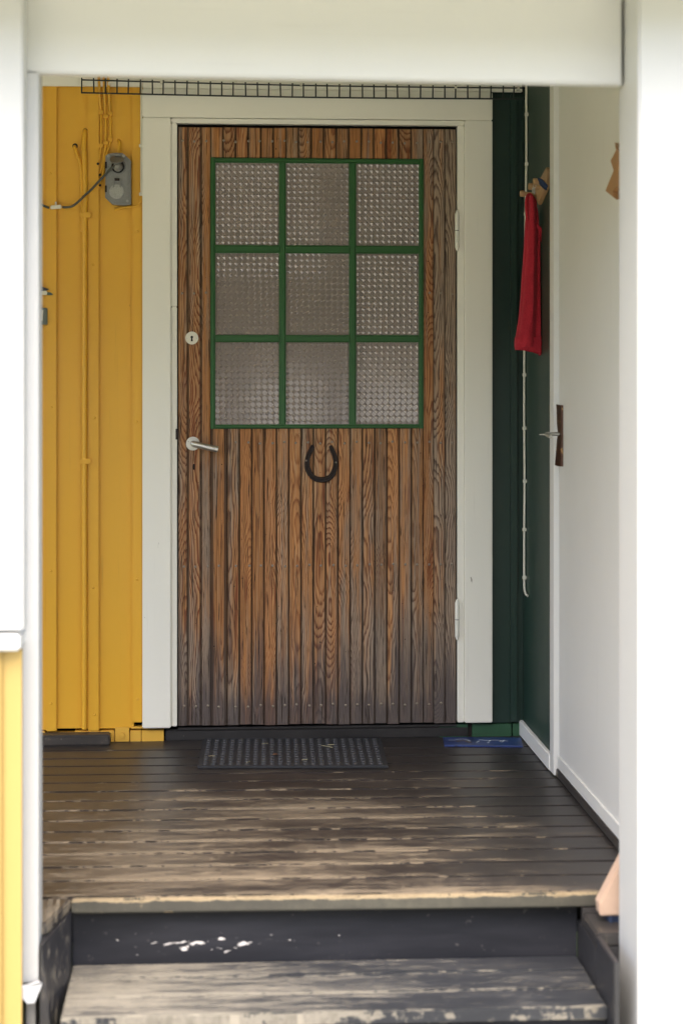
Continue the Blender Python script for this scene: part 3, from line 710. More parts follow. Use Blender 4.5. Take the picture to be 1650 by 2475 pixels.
box('door_rail', XR - 0.004, XR + 0.0008, -1.46, DY0 - 0.006, 0.029, 0.066, 'sidewhite', sdw, 0.001)
box('sill', XR - 0.006, XR + 0.05, -1.46, sy_(1347) - 0.001, 0.0015, 0.026, 'ledge', sdw, 0.003)
fwall = thing('white_side_wall', 'white wall end between the side door and the wide entrance post', 'wall', (XR, -1.8, 0))
box('panel', XR, XR + 0.05, -1.94, -1.462, 0.002, 2.02, 'sidewhite', fwall, 0.001)
# handle plate and lever on the side door
hy, hz2 = SD(1353, 1049, XR - 0.004).y, SD(1353, 1049, XR - 0.004).z
pp = bmesh.new()
prof = [(-0.093, 0.006, 0.013), (-0.06, 0.004, 0.011), (-0.02, 0.002, 0.009), (0.0, 0.0, 0.008), (0.03, 0.002, 0.009), (0.07, 0.003, 0.008), (0.084, 0.004, 0.008)]
rws = []
for dz, off, hw in prof:
    z_ = hz2 + dz
    rws.append([pp.verts.new((XR + 0.002, hy - 0.020, z_)), pp.verts.new((XR - 0.004 - off * 0.4, hy - 0.018, z_)), pp.verts.new((XR - 0.005 - hw * 0.5, hy, z_)), pp.verts.new((XR - 0.006 - off * 1.2 - hw * 0.3, hy + 0.016, z_ + 0.002)), pp.verts.new((XR + 0.002, hy + 0.020, z_))])
for a, b in zip(rws, rws[1:]):
    for j in range(5): pp.faces.new((a[j], a[(j + 1) % 5], b[(j + 1) % 5], b[j]))
pp.faces.new(rws[0][::-1]); pp.faces.new(rws[-1]); bmesh.ops.recalc_face_normals(pp, faces=pp.faces)
hp = link_mesh('handle_plate', pp, 'bronze', sdw, smooth=True)
tube('lever', [(XR - 0.006, hy, hz2), (XR - 0.032, hy, hz2), (XR - 0.040, hy - 0.004, hz2), (XR - 0.047, hy - 0.02, hz2), (XR - 0.049, hy - 0.06, hz2 - 0.003), (XR - 0.050, hy - 0.10, hz2 - 0.004)], [0.0058, 0.0055, 0.0062, 0.0066, 0.006, 0.005], 'alu', hp, 12)
tube('lever_tip', [(XR - 0.049, hy - 0.012, hz2 - 0.0005), (XR - 0.062, hy - 0.010, hz2 - 0.001), (XR - 0.067, hy - 0.010, hz2 - 0.001)], [0.003, 0.0022, 0.002], 'alu', hp, 8)

# white cable beside the corner
cb = thing('white_cable', 'thin white electric cable clipped down the green corner', 'cable', (XR, -0.03, 0.5))
cpts = [SD(u, v, XR - 0.006) for u, v in ((1274, 190), (1273, 280), (1272, 400), (1269, 520), (1268, 640), (1267, 760), (1266, 906), (1266, 1035), (1267, 1163), (1266, 1280), (1266, 1396), (1266.5, 1420), (1269, 1434), (1273, 1441))]
for i, q in enumerate(cpts): q.y = max(-0.085, min(-0.015, q.y))
cpts[-1].x += 0.004
tube('cable', cpts, 0.0037, 'plastic', cb, 10, k=3)
for u, v in ((1272, 276), (1272, 396), (1268, 518), (1266, 906), (1266, 1035), (1267, 1163), (1266, 1280), (1266, 1396)):
    q = min(cpts, key=lambda c: abs(c.z - SD(u, v, XR - 0.006).z))
    zz_ = SD(u, v, XR - 0.006).z
    box('cable_clip', XR - 0.0115, XR + 0.001, q.y - 0.0065, q.y + 0.0055, zz_ - 0.0058, zz_ + 0.0058, 'plastic', cb, 0.0015)

# peg rack with towel
def pegrack(label, oy, oz, L, H, pegs, mat):
    t = thing('peg_rack', label, 'peg rack', (XR, oy, oz))
    outl = [(oy - L / 2, oz + H * 0.42), (oy - L / 2 + 0.02, oz + H * 0.5), (oy + L * 0.05, oz + H * 0.22), (oy + L / 2, oz + 0.0), (oy + L * 0.45, oz - H * 0.18), (oy + 0.03, oz - H * 0.5), (oy - L / 2, oz - H * 0.05)]
    prism('backboard', outl, XR - 0.013, XR, 'x', mat, t, 0.002)
    for (py, pz, pl_) in pegs:
        pg = tube('peg', [(XR - 0.012, py, pz), (XR - 0.02 - pl_ * 0.5, py, pz + 0.002)], 0.0065, mat, t, 10)
        tube('peg_knob', [(XR - 0.02 - pl_ * 0.5 + 0.001, py, pz + 0.002), (XR - 0.02 - pl_ * 0.5 - 0.002, py, pz + 0.002), (XR - 0.02 - pl_ * 0.5 - 0.012, py, pz + 0.003), (XR - 0.02 - pl_ * 0.5 - 0.014, py, pz + 0.003)], [0.008, 0.0105, 0.0105, 0.008], mat, pg, 12)
    return t
b0 = SD(1329, 425, XR); b1 = SD(1298, 480, XR)
def pegpos(u, v, x): q = SD(u, v, x); return q
k1 = pegpos(1290, 441, XR - 0.045); k2_ = pegpos(1279, 453, XR - 0.045); k3 = pegpos(1257, 470, XR - 0.06)
pegrack('pale birch peg rack with wooden knobs on the dark green wall', (b0.y + b1.y) / 2 - 0.0, (b0.z + b1.z) / 2, abs(b0.y - b1.y) + 0.03, 0.10,
        [(k1.y, k1.z, 0.03), (k2_.y, k2_.z, 0.03), (k3.y, k3.z, 0.055)], 'pegwood')
q2 = SD(1475, 462, XR + 0.001)
t2 = thing('wooden_ornament', 'brown carved wooden ornament hanging on the white side door', 'ornament', (XR, q2.y - 0.1, q2.z))
P_ = [SD(u, v, XR) for u, v in ((1502, 362), (1488, 388), (1496, 412), (1475, 462), (1500, 482))]
ol = [(q.y, q.z) for q in P_]; ym = -1.44
outl = ol + [(ym, ol[-1][1] + 0.02), (ym - 0.12, ol[3][1]), (ym - 0.06, ol[2][1]), (ym - 0.10, ol[1][1]), (ym, ol[0][1] + 0.02)]
prism('carved_board', outl, XR - 0.016, XR + 0.0008, 'x', 'oldwood', t2, 0.003)
# towel
tw = thing('red_towel', 'dark red terry hand towel hanging by its loop on the peg rack', 'towel', (XR - 0.05, k3.y, k3.z))
ty_ = k3.y - 0.006
rowsT = [(540, 1268, 1300), (560, 1267, 1303), (600, 1265.5, 1304), (660, 1261, 1305), (720, 1257, 1308), (780, 1251, 1310), (815, 1245, 1311), (838, 1244.5, 1311)]
rowsT = [(476, 1274, 1289), (500, 1272, 1295), (520, 1270, 1299)] + rowsT
bm = bmesh.new(); RR = []
n = 28
for v, ua, ub in rowsT:
    pa, pb = W(ua, v, ty_), W(ub, v, ty_)
    ring = []
    cx_, hw = (pa.x + pb.x) / 2, (pb.x - pa.x) / 2
    dep = 0.014 + hw * 0.42
    for j in range(n):
        t = 2 * math.pi * j / n
        wv = 1 + 0.20 * math.sin(4 * t + v * 0.004) + 0.10 * math.sin(9 * t + v * 0.013)
        x_ = cx_ + hw * math.copysign(abs(math.cos(t)) ** 0.7, math.cos(t)) * (0.97 + 0.03 * wv)
        y_ = ty_ - 0.004 + dep * math.copysign(abs(math.sin(t)) ** 0.8, math.sin(t)) * wv + (0.010 * math.exp(-((math.cos(t) + 0.05) / 0.16) ** 2) if math.sin(t) < 0 else 0) * -0.7
        zz_ = pa.z - 0.010 * (v > 800) * max(0, math.cos(t)) * (v - 800) / 38.0
        ring.append(bm.verts.new((min(x_, XR - 0.003), y_, zz_)))
    RR.append(ring)
for a, b in zip(RR, RR[1:]):
    for j in range(n): bm.faces.new((a[j], a[(j + 1) % n], b[(j + 1) % n], b[j]))
# hollow hem: turn the lower rim inwards
low = RR[-1]; cl = sum((v.co for v in low), Vector()) / n
inn = [bm.verts.new(cl + (v.co - cl) * 0.86 + Vector((0, 0, 0.0))) for v in low]
up_ = [bm.verts.new(cl + (v.co - cl) * 0.80 + Vector((0, 0, 0.05))) for v in low]
for j in range(n):
    bm.faces.new((low[j], low[(j + 1) % n], inn[(j + 1) % n], inn[j])); bm.faces.new((inn[j], inn[(j + 1) % n], up_[(j + 1) % n], up_[j]))
bm.faces.new(up_); bm.faces.new(RR[0])
bmesh.ops.recalc_face_normals(bm, faces=bm.faces)
bmesh.ops.subdivide_edges(bm, edges=bm.edges[:], cuts=1, use_grid_fill=True, smooth=0.6)
body = link_mesh('towel_body', bm, 'towel', tw, smooth=True)
hemr = bmesh.new(); ra = []
for v, ua, ub, g_ in ((815, 1245, 1311, 0.003), (838, 1244.5, 1311, 0.0035), (846, 1246, 1310, 0.003)):
    pa, pb = W(ua, v, ty_), W(ub, v, ty_); cx_, hw = (pa.x + pb.x) / 2, (pb.x - pa.x) / 2 + g_; dep = 0.012 + hw * 0.38 + g_
    row = []
    for j in range(n):
        t = 2 * math.pi * j / n; wv = 1 + 0.10 * math.sin(3 * t + v * 0.004) + 0.05 * math.sin(7 * t + v * 0.011)
        row.append(hemr.verts.new((min(cx_ + hw * math.copysign(abs(math.cos(t)) ** 0.7, math.cos(t)) * (0.97 + 0.03 * wv), XR - 0.002), ty_ - 0.004 + dep * math.copysign(abs(math.sin(t)) ** 0.8, math.sin(t)) * wv - (0.007 * math.exp(-((math.cos(t) + 0.05) / 0.16) ** 2) if math.sin(t) < 0 else 0), pa.z - (0.014 * max(0, math.cos(t) + 0.3) if v > 816 else 0))))
    ra.append(row)
for a, b in zip(ra, ra[1:]):
    for j in range(n): hemr.faces.new((a[j], a[(j + 1) % n], b[(j + 1) % n], b[j]))
bmesh.ops.recalc_face_normals(hemr, faces=hemr.faces)
link_mesh('hem', hemr, 'towel', tw, smooth=True)
# turned-over corner
fl = bmesh.new()
fp = [(1292, 536, -0.026), (1305, 548, -0.030), (1313, 562, -0.026), (1311, 575, -0.022), (1307, 586, -0.018), (1301, 566, -0.016), (1296, 552, -0.020)]
va = [fl.verts.new(W(u, v, ty_ + d)) for u, v, d in fp]; vb = [fl.verts.new(W(u, v, ty_ + d + 0.005)) for u, v, d in fp]
fl.faces.new(va); fl.faces.new(vb[::-1])
for i in range(len(fp)): fl.faces.new((va[i], vb[i], vb[(i + 1) % len(fp)], va[(i + 1) % len(fp)]))
bmesh.ops.recalc_face_normals(fl, faces=fl.faces)
link_mesh('turned_corner', fl, 'towel', tw)
# hanging loop: flat band over the peg
lp = [W(1274, 535, ty_ - 0.020), W(1271, 505, ty_ - 0.024), W(1271.5, 482, ty_ - 0.018), W(1276, 470.5, ty_ - 0.004), W(1283, 470.5, ty_ - 0.002), W(1287.5, 482, ty_ - 0.016), W(1287, 505, ty_ - 0.026), W(1284, 535, ty_ - 0.024)]
tube('hanging_loop', lp, 0.0048, 'towel', tw, 8, k=4, flat=0.5)
# navy cloth on the peg
nv = bmesh.new()
cp = SD(1311, 444, XR - 0.030)
for i, (du, dv, r_) in enumerate(((0, 0, 1),)):
    bmesh.ops.create_icosphere(nv, subdivisions=3, radius=1)
    for v in nv.verts:
        c = v.co.copy(); nn = 1 + 0.12 * math.sin(5 * c.x + 3 * c.z) + 0.08 * math.sin(9 * c.y)
        v.co = Vector((c.x * 0.0075 * nn, c.y * 0.02 * nn, c.z * 0.021 * nn))
    bmesh.ops.rotate(nv, verts=nv.verts, cent=(0, 0, 0), matrix=Matrix.Rotation(math.radians(-38), 3, 'Y'))
    bmesh.ops.translate(nv, verts=nv.verts, vec=cp)
nb_ = link_mesh('folded_cloth', nv, 'bluecloth', None, smooth=True)
tag(nb_, 'small folded navy blue cloth tucked on the birch peg rack', 'cloth')
ky = thing('key_bunch', 'small silver keys hanging from the birch peg rack', 'keys', SD(1290, 460, XR - 0.04))
kpz = [SD(1291, 449, XR - 0.043), SD(1290, 460, XR - 0.043), SD(1288, 470, XR - 0.043)]
tube('key_ring', [kpz[0] + Vector((0.004 * math.cos(a), 0, 0.006 * math.sin(a))) for a in [i * 0.63 for i in range(11)]], 0.0009, 'alu', ky, 6)
box('key', kpz[1].x - 0.002, kpz[1].x + 0.003, kpz[1].y - 0.001, kpz[1].y + 0.001, kpz[2].z, kpz[0].z - 0.004, 'alu', ky, 0.0005)
box('key', kpz[1].x - 0.007, kpz[1].x - 0.003, kpz[1].y - 0.004, kpz[1].y - 0.002, kpz[2].z + 0.003, kpz[0].z - 0.005, 'alu', ky, 0.0005)

# ================================================================== THINGS ON THE YELLOW WALL
YB_ = YW - 0.013                              # face of the battens
def wp(u, v, y): return W(u, v, y)
# twin conduit
cd = thing('painted_conduit', 'thick yellow painted cable running down the wall, forking at its top', 'cable', (X(205), -0.004, 0.05))
tube('conduit', [wp(206, 316, 0.020), wp(206, 322, 0.004), wp(203.5, 345, -0.005), wp(205, 400, -0.006), wp(206.5, 470, -0.006), wp(205.5, 560, -0.006), wp(205, 800, -0.006), wp(204.5, 1200, -0.006), wp(205, 1500, -0.006), wp(204.5, 1762, -0.006)], 0.0082, 'yellow', cd, 12, k=5)
tube('branch_cable', [wp(181, 353, 0.02), wp(182, 358, 0.006), wp(187, 375, 0.000), wp(194, 393, 0.001), wp(197.5, 420, 0.002), wp(199, 480, 0.003), wp(200, 560, 0.004)], 0.0058, 'yellow', cd, 10, k=5)
for v in (520, 1114): box('conduit_clamp', X(196), X(221), -0.0155, 0.004, Z(205, v + 7), Z(205, v - 6), 'yellow', cd, 0.002)
for u, v in ((206, 316), (181.5, 352)): prism('hole', disc(X(u), Z(u, v), 0.0088, 14), YW - 0.0012, YW - 0.0002, 'y', 'black', cd)
# three thin cables
lab = ('thin yellow painted cable dropping beside the wall batten, outermost from door casing', 'middle of three thin yellow painted cables above the grey socket box', 'thin yellow painted cable dropping nearest the grey socket box')
for i, (us, clips, hole) in enumerate((
        ([(239.5, 190), (240, 205), (243, 260), (244.5, 300), (244, 352), (241, 380), (237.5, 395)], [(245, 271), (244, 352)], (236.5, 396)),
        ([(251.5, 190), (252, 205), (254, 260), (256, 300), (256, 340), (252, 380), (246, 405), (242, 421)], [(256, 281), (256, 345)], (241.5, 423)),
        ([(262, 190), (262.5, 205), (266, 260), (267.5, 300), (267, 337), (262, 360), (254, 390), (249, 420), (242.5, 446)], [(267, 274), (267, 337)], (241.5, 448)))):
    ct = thing('thin_cable', lab[i], 'cable', (X(us[-1][0]), 0.0, Z(us[-1][0], us[-1][1])), 'painted cables on the yellow wall')
    yy = 0.0065
    pts = [wp(u, v, yy - 0.026 if v < 209 else yy) for u, v in us[1:]]
    pts = [Vector((X(us[0][0]), yy - 0.026, 2.185))] + pts
    pts[-1] = wp(us[-1][0], us[-1][1], 0.010)
    tube('cable', pts, 0.0044, 'yellow', ct, 10, k=4)
    for (u, v) in clips: box('cable_clip', X(u - 6), X(u + 6), -0.002, YW, Z(u, v + 4.5), Z(u, v - 4.5), 'yellow', ct, 0.0015)
    prism('hole', disc(X(hole[0]) + 0.001, Z(*hole), 0.0042, 12), YW - 0.0145, YW - 0.0132, 'y', 'black', ct)
# socket box
sb = thing('socket_box', 'grey cast metal double outdoor socket box on the yellow wall', 'socket', (X(287), 0.0, Z(287, 497)))
bx = lambda z_: X(80 + z_ / 5.6); bz = lambda z_: Z(287, 290 + z_ / 5.6)
ol = [(990, 500), (1030, 470), (1130, 455), (1220, 460), (1330, 560), (1332, 1150), (1240, 1165), (1080, 1150), (985, 1060)]
body = prism('box_body', [(bx(a), bz(b)) for a, b in ol], YW - 0.042, YW, 'y', 'zinc', sb, 0.004)
il = [(1010, 520), (1140, 480), (1210, 490), (1300, 580), (1300, 1100), (1235, 1130), (1090, 1120), (1008, 1045)]
prism('cover', [(bx(a), bz(b)) for a, b in il], YW - 0.0455, YW - 0.0415, 'y', 'zinc', sb, 0.0025)
prism('socket_well', disc(bx(1160), bz(645), 0.0225), YW - 0.0475, YW - 0.045, 'y', 'black', sb)
r0 = [(bx(1160) + a * math.cos(t), bz(645) + a * math.sin(t)) for a in (0.0225,) for t in [math.radians(q) for q in range(0, 360, 12)]]
bm = bmesh.new(); b_tube(bm, [(x_, YW - 0.047, z_) for x_, z_ in r0] + [(r0[0][0], YW - 0.047, r0[0][1])], 0.0024, 8, False); link_mesh('socket_rim', bm, 'zinc', sb, smooth=True)
lid = prism('socket_lid', disc(bx(1142), bz(985), 0.0235, 28), YW - 0.0515, YW - 0.045, 'y', 'zinc_light', sb, 0.0015)
for z_ in (1100, 1192): box('lid_arm', bx(z_ - 9), bx(z_ + 9), YW - 0.0535, YW - 0.045, bz(930), bz(795), 'zinc', lid, 0.001)
tube('lid_spring', [(bx(1115), YW - 0.049, bz(822)), (bx(1180), YW - 0.049, bz(822))], 0.0042, 'iron', lid, 10)
# raised upper lid
ul = bmesh.new(); lc = Vector((bx(1143), YW - 0.060, bz(560)))
b_prism(ul, disc(0, 0, 0.0225, 28), -0.0022, 0.0022, 'y', 0.001)
bmesh.ops.rotate(ul, verts=ul.verts, cent=(0, 0, 0), matrix=Matrix.Rotation(math.radians(-52), 3, 'X'))
bmesh.ops.translate(ul, verts=ul.verts, vec=lc)
ulid = link_mesh('raised_lid', ul, 'zinc', sb, smooth=False)
tube('lid_hinge', [(bx(1115), YW - 0.050, bz(490)), (bx(1185), YW - 0.050, bz(490))], 0.0045, 'zinc', ulid, 10)
for a, b in ((1285, 1108), (1030, 505), (1235, 500)): prism('screw', disc(bx(a), bz(b), 0.0046, 12), YW - 0.0485, YW - 0.044, 'y', 'zinc_light', sb, 0.0008)
for b in (625, 945): box('side_clip', bx(982), bx(1012), YW - 0.044, YW - 0.030, bz(b + 45), bz(b - 45), 'iron', sb, 0.001)
tube('cable_gland', [(bx(1165), YW - 0.022, bz(462)), (bx(1165), YW - 0.022, bz(440))], [0.0075, 0.0062], 'yellow', sb, 12)
tube('feed_cable', [(bx(1165), YW - 0.022, bz(440)), (bx(1170), YW - 0.020, bz(360)), (bx(1172), YW - 0.014, bz(300)), (bx(1150), YW + 0.002, bz(268))], 0.0048, 'yellow', sb, 10, k=4)
# plug and grey cord
gc = thing('grey_cord', 'grey rubber cord with plug in the socket and white inline connector', 'cord', (X(180), -0.03, Z(180, 500)))
tube('plug', [(bx(1160), YW - 0.0445, bz(655)), (bx(1158), YW - 0.060, bz(655)), (bx(1150), YW - 0.068, bz(655)), (bx(1120), YW - 0.070, bz(650))], [0.0150, 0.0145, 0.0105, 0.0050], 'plug', gc, 16)
crd = [(bx(1128), YW - 0.070, bz(650)), (bx(1080), YW - 0.066, bz(675)), (bx(1000), YW - 0.055, bz(750)), (bx(900), YW - 0.045, bz(848)), (bx(800), YW - 0.036, bz(950)), (bx(700), YW - 0.034, bz(1040)), (bx(620), YW - 0.034, bz(1120)), (bx(540), YW - 0.032, bz(1178)), (bx(460), YW - 0.024, bz(1190)), (bx(405), YW - 0.021, bz(1187))]
tube('cord', crd, 0.0039, 'cord', gc, 10, k=4)
tube('cord', [(bx(225), YW - 0.022, bz(1200)), (bx(160), YW - 0.024, bz(1175)), (bx(100), YW - 0.022, bz(1140)), (bx(0), YW - 0.02, bz(1090)), (bx(-300), YW - 0.02, bz(1075))], 0.0039, 'cord', gc, 10, k=4)
bm = bmesh.new(); b_box(bm, -0.0175, 0.0175, -0.008, 0.008, -0.0058, 0.0058, 0.0022)
bmesh.ops.rotate(bm, verts=bm.verts, cent=(0, 0, 0), matrix=Matrix.Rotation(math.radians(-5), 3, 'Y'))
bmesh.ops.translate(bm, verts=bm.verts, vec=(bx(317), YW - 0.0215, bz(1188)))
cn = link_mesh('inline_connector', bm, 'plastic', gc)
tube('hook', [(bx(315), YW - 0.021, bz(1165)), (bx(315), YW - 0.021, bz(1115))], [0.0034, 0.0026], 'plastic', cn, 8)
# white cable on the casing edge, yellow tail
wc = thing('casing_cable', 'thin white cable clipped to the door casing edge beside the socket box', 'cable', (X(342), -0.005, Z(342, 500)))
tube('cable', [wp(341.5, 200, -0.024), wp(341.5, 215, -0.018), wp(342, 240, -0.009), wp(342, 353, -0.008), wp(342, 472, -0.008)], 0.0034, 'plastic', wc, 10, k=3)
tube('painted_tail', [wp(342, 472, -0.008), wp(341, 485, -0.007), wp(335, 495, -0.005), wp(325, 499, -0.004), wp(312, 500, -0.001), wp(290, 503, 0.003), wp(279, 507, 0.011)], 0.0042, 'yellow', wc, 10, k=4)
for v in (353, 470): box('cable_clip', X(337), X(347), -0.0145, -0.0035, Z(342, v + 4), Z(342, v - 4), 'plastic', wc, 0.0015)
# bird ornament and name plaque, both running on behind the left post
bd = thing('bird_ornament', 'dark and cream painted bird ornament above the name plaque on yellow wall', 'ornament', (X(95), YB_, Z(95, 705)))
P2 = lambda l: [(X(90 + a / 14.7), Z(100, 660 + b / 14.7)) for a, b in l]
prism('wing', P2([(-500, 420), (-100, 430), (150, 475), (330, 540), (440, 575), (340, 630), (150, 640), (-300, 640)]), YB_ - 0.009, YB_ - 0.003, 'y', 'birddark', bd, 0.001)
prism('belly', P2([(-600, 640), (150, 642), (320, 615), (380, 680), (360, 770), (300, 785), (150, 765), (-500, 800)]), YB_ - 0.007, YB_, 'y', 'letter', bd, 0.001)
prism('tail', P2([(375, 680), (480, 690), (580, 750), (520, 785), (365, 785)]), YB_ - 0.006, YB_, 'y', 'birdgreen', bd, 0.001)
prism('head', P2([(-780, 560), (-640, 500), (-480, 540), (-480, 760), (-640, 760), (-820, 650)]), YB_ - 0.008, YB_, 'y', 'birddark', bd, 0.001)
pq = thing('name_plaque', 'grey green name plaque with cream letter on yellow wall', 'plaque', (X(95), YB_, Z(95, 783)))
pz0, pz1 = Z(100, 660 + 1835 / 14.7), Z(100, 660 + 1240 / 14.7)
box('plate', X(30), X(90 + 375 / 14.7), YB_ - 0.007, YB_, pz0, pz1, 'plaque', pq, 0.002)
nl = [(-60, 1700), (-60, 1330), (20, 1325), (160, 1560), (165, 1325), (235, 1320), (212, 1700), (150, 1700), (5, 1470), (-5, 1700)]
prism('letter', P2(nl), YB_ - 0.0095, YB_ - 0.0072, 'y', 'letter', pq)

# wire mesh strip under the ceiling
wm = thing('wire_mesh_strip', 'dark green wire mesh strip hung across the cream frieze', 'wire mesh', (0.3, -0.04, 2.05))
ym_ = -0.045
def mw(t, lo): # t 0..1 along strip
    u = 198 + (1271 - 198) * t
    return W(u, (224 if lo else 193) + ((239 if lo else 213) - (224 if lo else 193)) * t + 3.5 * math.sin(t * math.pi), ym_ + 0.002 * math.sin(t * 19))
tube('edge_wire', [mw(i / 24, False) for i in range(25)], 0.0026, 'wire', wm, 6)
tube('edge_wire', [mw(i / 24, True) for i in range(25)], 0.0028, 'wire', wm, 6)
NWR = 38
for i in range(NWR + 1):
    t = i / NWR + random.uniform(-0.0012, 0.0012); a, b = mw(max(0, min(1, t)), False), mw(max(0, min(1, t + random.uniform(-0.001, 0.001))), True)
    a.z += 0.007; b.z -= 0.002; a.y += 0.0025; b.y += 0.0025
    tube('wire', [a, b], 0.0026, 'wire', wm, 6)
for u, v in ((265, 203), (391, 200), (570, 200), (727, 206), (1099, 213), (1250, 216)):
    q = W(u, v, -0.03); box('hanging_clip', q.x - 0.004, q.x + 0.004, ym_ - 0.004, -0.0165, q.z - 0.004, q.z + 0.004, 'plastic', wm, 0.001)

# ================================================================== THINGS ON THE FLOOR
# rubber mat
ma = thing('rubber_mat', 'black studded rubber doormat lying before the wooden door', 'doormat', (0.24, -0.25, 0))
c4 = [F(478, 1850, 0.010), F(938, 1849, 0.010), F(920, 1782, 0.010), F(490, 1784, 0.010)]
c4[2].y = min(c4[2].y, -0.006); c4[3].y = min(c4[3].y, -0.006)
prism('base', [(q.x, q.y) for q in c4], 0.0005, 0.0085, 'z', 'rubber', ma, 0.002)
bm = bmesh.new()
for i in range(22):
    for j in range(11):
        s_, t_ = (i + 0.9) / 22.8, (j + 0.75) / 11.5
        a = c4[0].lerp(c4[1], s_); b = c4[3].lerp(c4[2], s_); c = a.lerp(b, t_)
        ring0 = [bm.verts.new((c.x + 0.0085 * math.cos(q), c.y + 0.0125 * math.sin(q), 0.0083)) for q in [k3_ * math.pi / 4 for k3_ in range(8)]]
        ring1 = [bm.verts.new((c.x + 0.0068 * math.cos(q), c.y + 0.0105 * math.sin(q), 0.0112)) for q in [k3_ * math.pi / 4 for k3_ in range(8)]]
        bm.faces.new(ring1)
        for k3_ in range(8): bm.faces.new((ring0[k3_], ring0[(k3_ + 1) % 8], ring1[(k3_ + 1) % 8], ring1[k3_]))
so = link_mesh('stud_field', bm, 'stud', ma); so['kind'] = 'stuff'
lf = bmesh.new(); q = F(665, 1825, 0.012)
for i, (a, b, z_) in enumerate(((-0.008, 0, 0.001), (-0.003, 0.005, 0.004), (0.004, 0.004, 0.003), (0.009, 0.001, 0.0015), (0.004, -0.004, 0.004), (-0.003, -0.005, 0.003))): lf.verts.new((q.x + a, q.y + b * 1.8, 0.0115 + z_))
lf.verts.ensure_lookup_table(); vs = list(lf.verts); f0 = lf.faces.new(vs)
r_ = bmesh.ops.extrude_face_region(lf, geom=[f0]); bmesh.ops.translate(lf, verts=[e for e in r_['geom'] if isinstance(e, bmesh.types.BMVert)], vec=(0, 0, 0.001))
tag(link_mesh('dry_leaf', lf, 'leaf'), 'small curled brown dry leaf on the rubber doormat', 'leaf')
for i, (u, v, an, L) in enumerate(((512, 1827, 0.1, 0.02), (640, 1797, 0.3, 0.02), (600, 1842, 0.9, 0.016), (790, 1804, -0.7, 0.045), (736, 1836, 0.2, 0.018), (800, 1800, 0.2, 0.02))):
    q = F(u, v, 0.0125); d = Vector((math.cos(an), math.sin(an) * 1.2, 0)) * L / 2
    tag(tube('straw_bit', [q - d, q + Vector((0, 0, 0.0006)), q + d], 0.0011, 'straw', None, 5), 'thin dry straw bit lying on the rubber doormat', 'straw', 'straw bits on the doormat')
# plank lying against yellow wall
q0 = F(268, 1801, 0); tag(box('dark_plank', X(20, q0.y), X(266, q0.y), q0.y, q0.y + 0.055, 0.0, 0.033, 'batten', None, 0.004), 'dark weathered plank lying on the floor against the yellow wall', 'plank')
# blue printed card
bc = thing('blue_card', 'blue printed cardboard sleeve lying flat on floor below the green corner', 'card', (0.83, -0.06, 0))
e4 = [F(1073, 1802, 0.004), F(1263, 1804, 0.004), F(1260, 1784, 0.004), F(1070, 1783, 0.004)]
for q in e4: q.x = min(q.x, XR - 0.018); q.y = min(q.y, 0.003)
prism('sleeve', [(q.x, q.y) for q in e4], 0.0003, 0.006, 'z', 'bluecard', bc, 0.0008)
def oncard(s_, t_): return e4[0].lerp(e4[1], s_).lerp(e4[3].lerp(e4[2], s_), t_)
def mark(pts, r, m):
    qs = [oncard(a, b) for a, b in pts]
    for q in qs: q.z = 0.0062
    bm = bmesh.new(); b_tube(bm, qs, r, 6, True)
    for v in bm.verts: v.co.z = 0.0062 + (v.co.z - 0.0062) * 0.12
    return link_mesh('print_mark', bm, m, bc)
mark([(0.06, 0.62), (0.14, 0.62), (0.19, 0.72), (0.25, 0.78), (0.31, 0.62), (0.345, 0.5)], 0.0022, 'cardink')
mark([(0.17, 0.45), (0.23, 0.6), (0.30, 0.48), (0.34, 0.32)], 0.007, 'cardbrown')
for a, b in ((0.42, 0.35), (0.44, 0.45), (0.56, 0.3), (0.58, 0.5), (0.72, 0.5), (0.74, 0.4), (0.76, 0.55)): mark([(a, b), (a + 0.018, b + 0.10)], 0.0025, 'cardink')
mark([(0.46, 0.72), (0.55, 0.6), (0.66, 0.66), (0.82, 0.55)], 0.0024, 'cardink')

# broom behind the right post
br = thing('broom', 'broom with pale wooden head and dark blue bristles behind the wide white post', 'broom', (0.93, -1.86, ZLR))
q = F(1450, 2290, ZLR)
yb_ = -1.885
pa = W(1449, 2215, yb_); bx0 = pa.x
bz0 = pa.z
prism('broom_head', [(bx0, bz0 + 0.004), (bx0 + 0.004, bz0), (bx0 + 0.136, bz0), (bx0 + 0.140, bz0 + 0.004), (bx0 + 0.138, bz0 + 0.028), (bx0 + 0.088, bz0 + 0.13), (bx0 + 0.052, bz0 + 0.13), (bx0 - 0.002, bz0 + 0.028)], yb_, yb_ + 0.045, 'y', 'broomwood', br, 0.004)
bm = bmesh.new()
for i in range(26):
    for j in range(5):
        x_ = bx0 + 0.022 + i * 0.0042; y_ = yb_ + 0.006 + j * 0.008
        b_tube(bm, [(x_, y_, bz0 + 0.001), (x_ + random.uniform(-0.003, 0.003), y_ + random.uniform(-0.004, 0.002), ZLR + 0.001)], 0.0021, 4, False)
bo = link_mesh('bristles', bm, 'bristle', br); bo['kind'] = 'stuff'
tube('handle', [(bx0 + 0.07, yb_ + 0.022, bz0 + 0.125), (bx0 + 0.10, yb_ + 0.022, bz0 + 1.25)], 0.011, 'broomwood', br, 12)

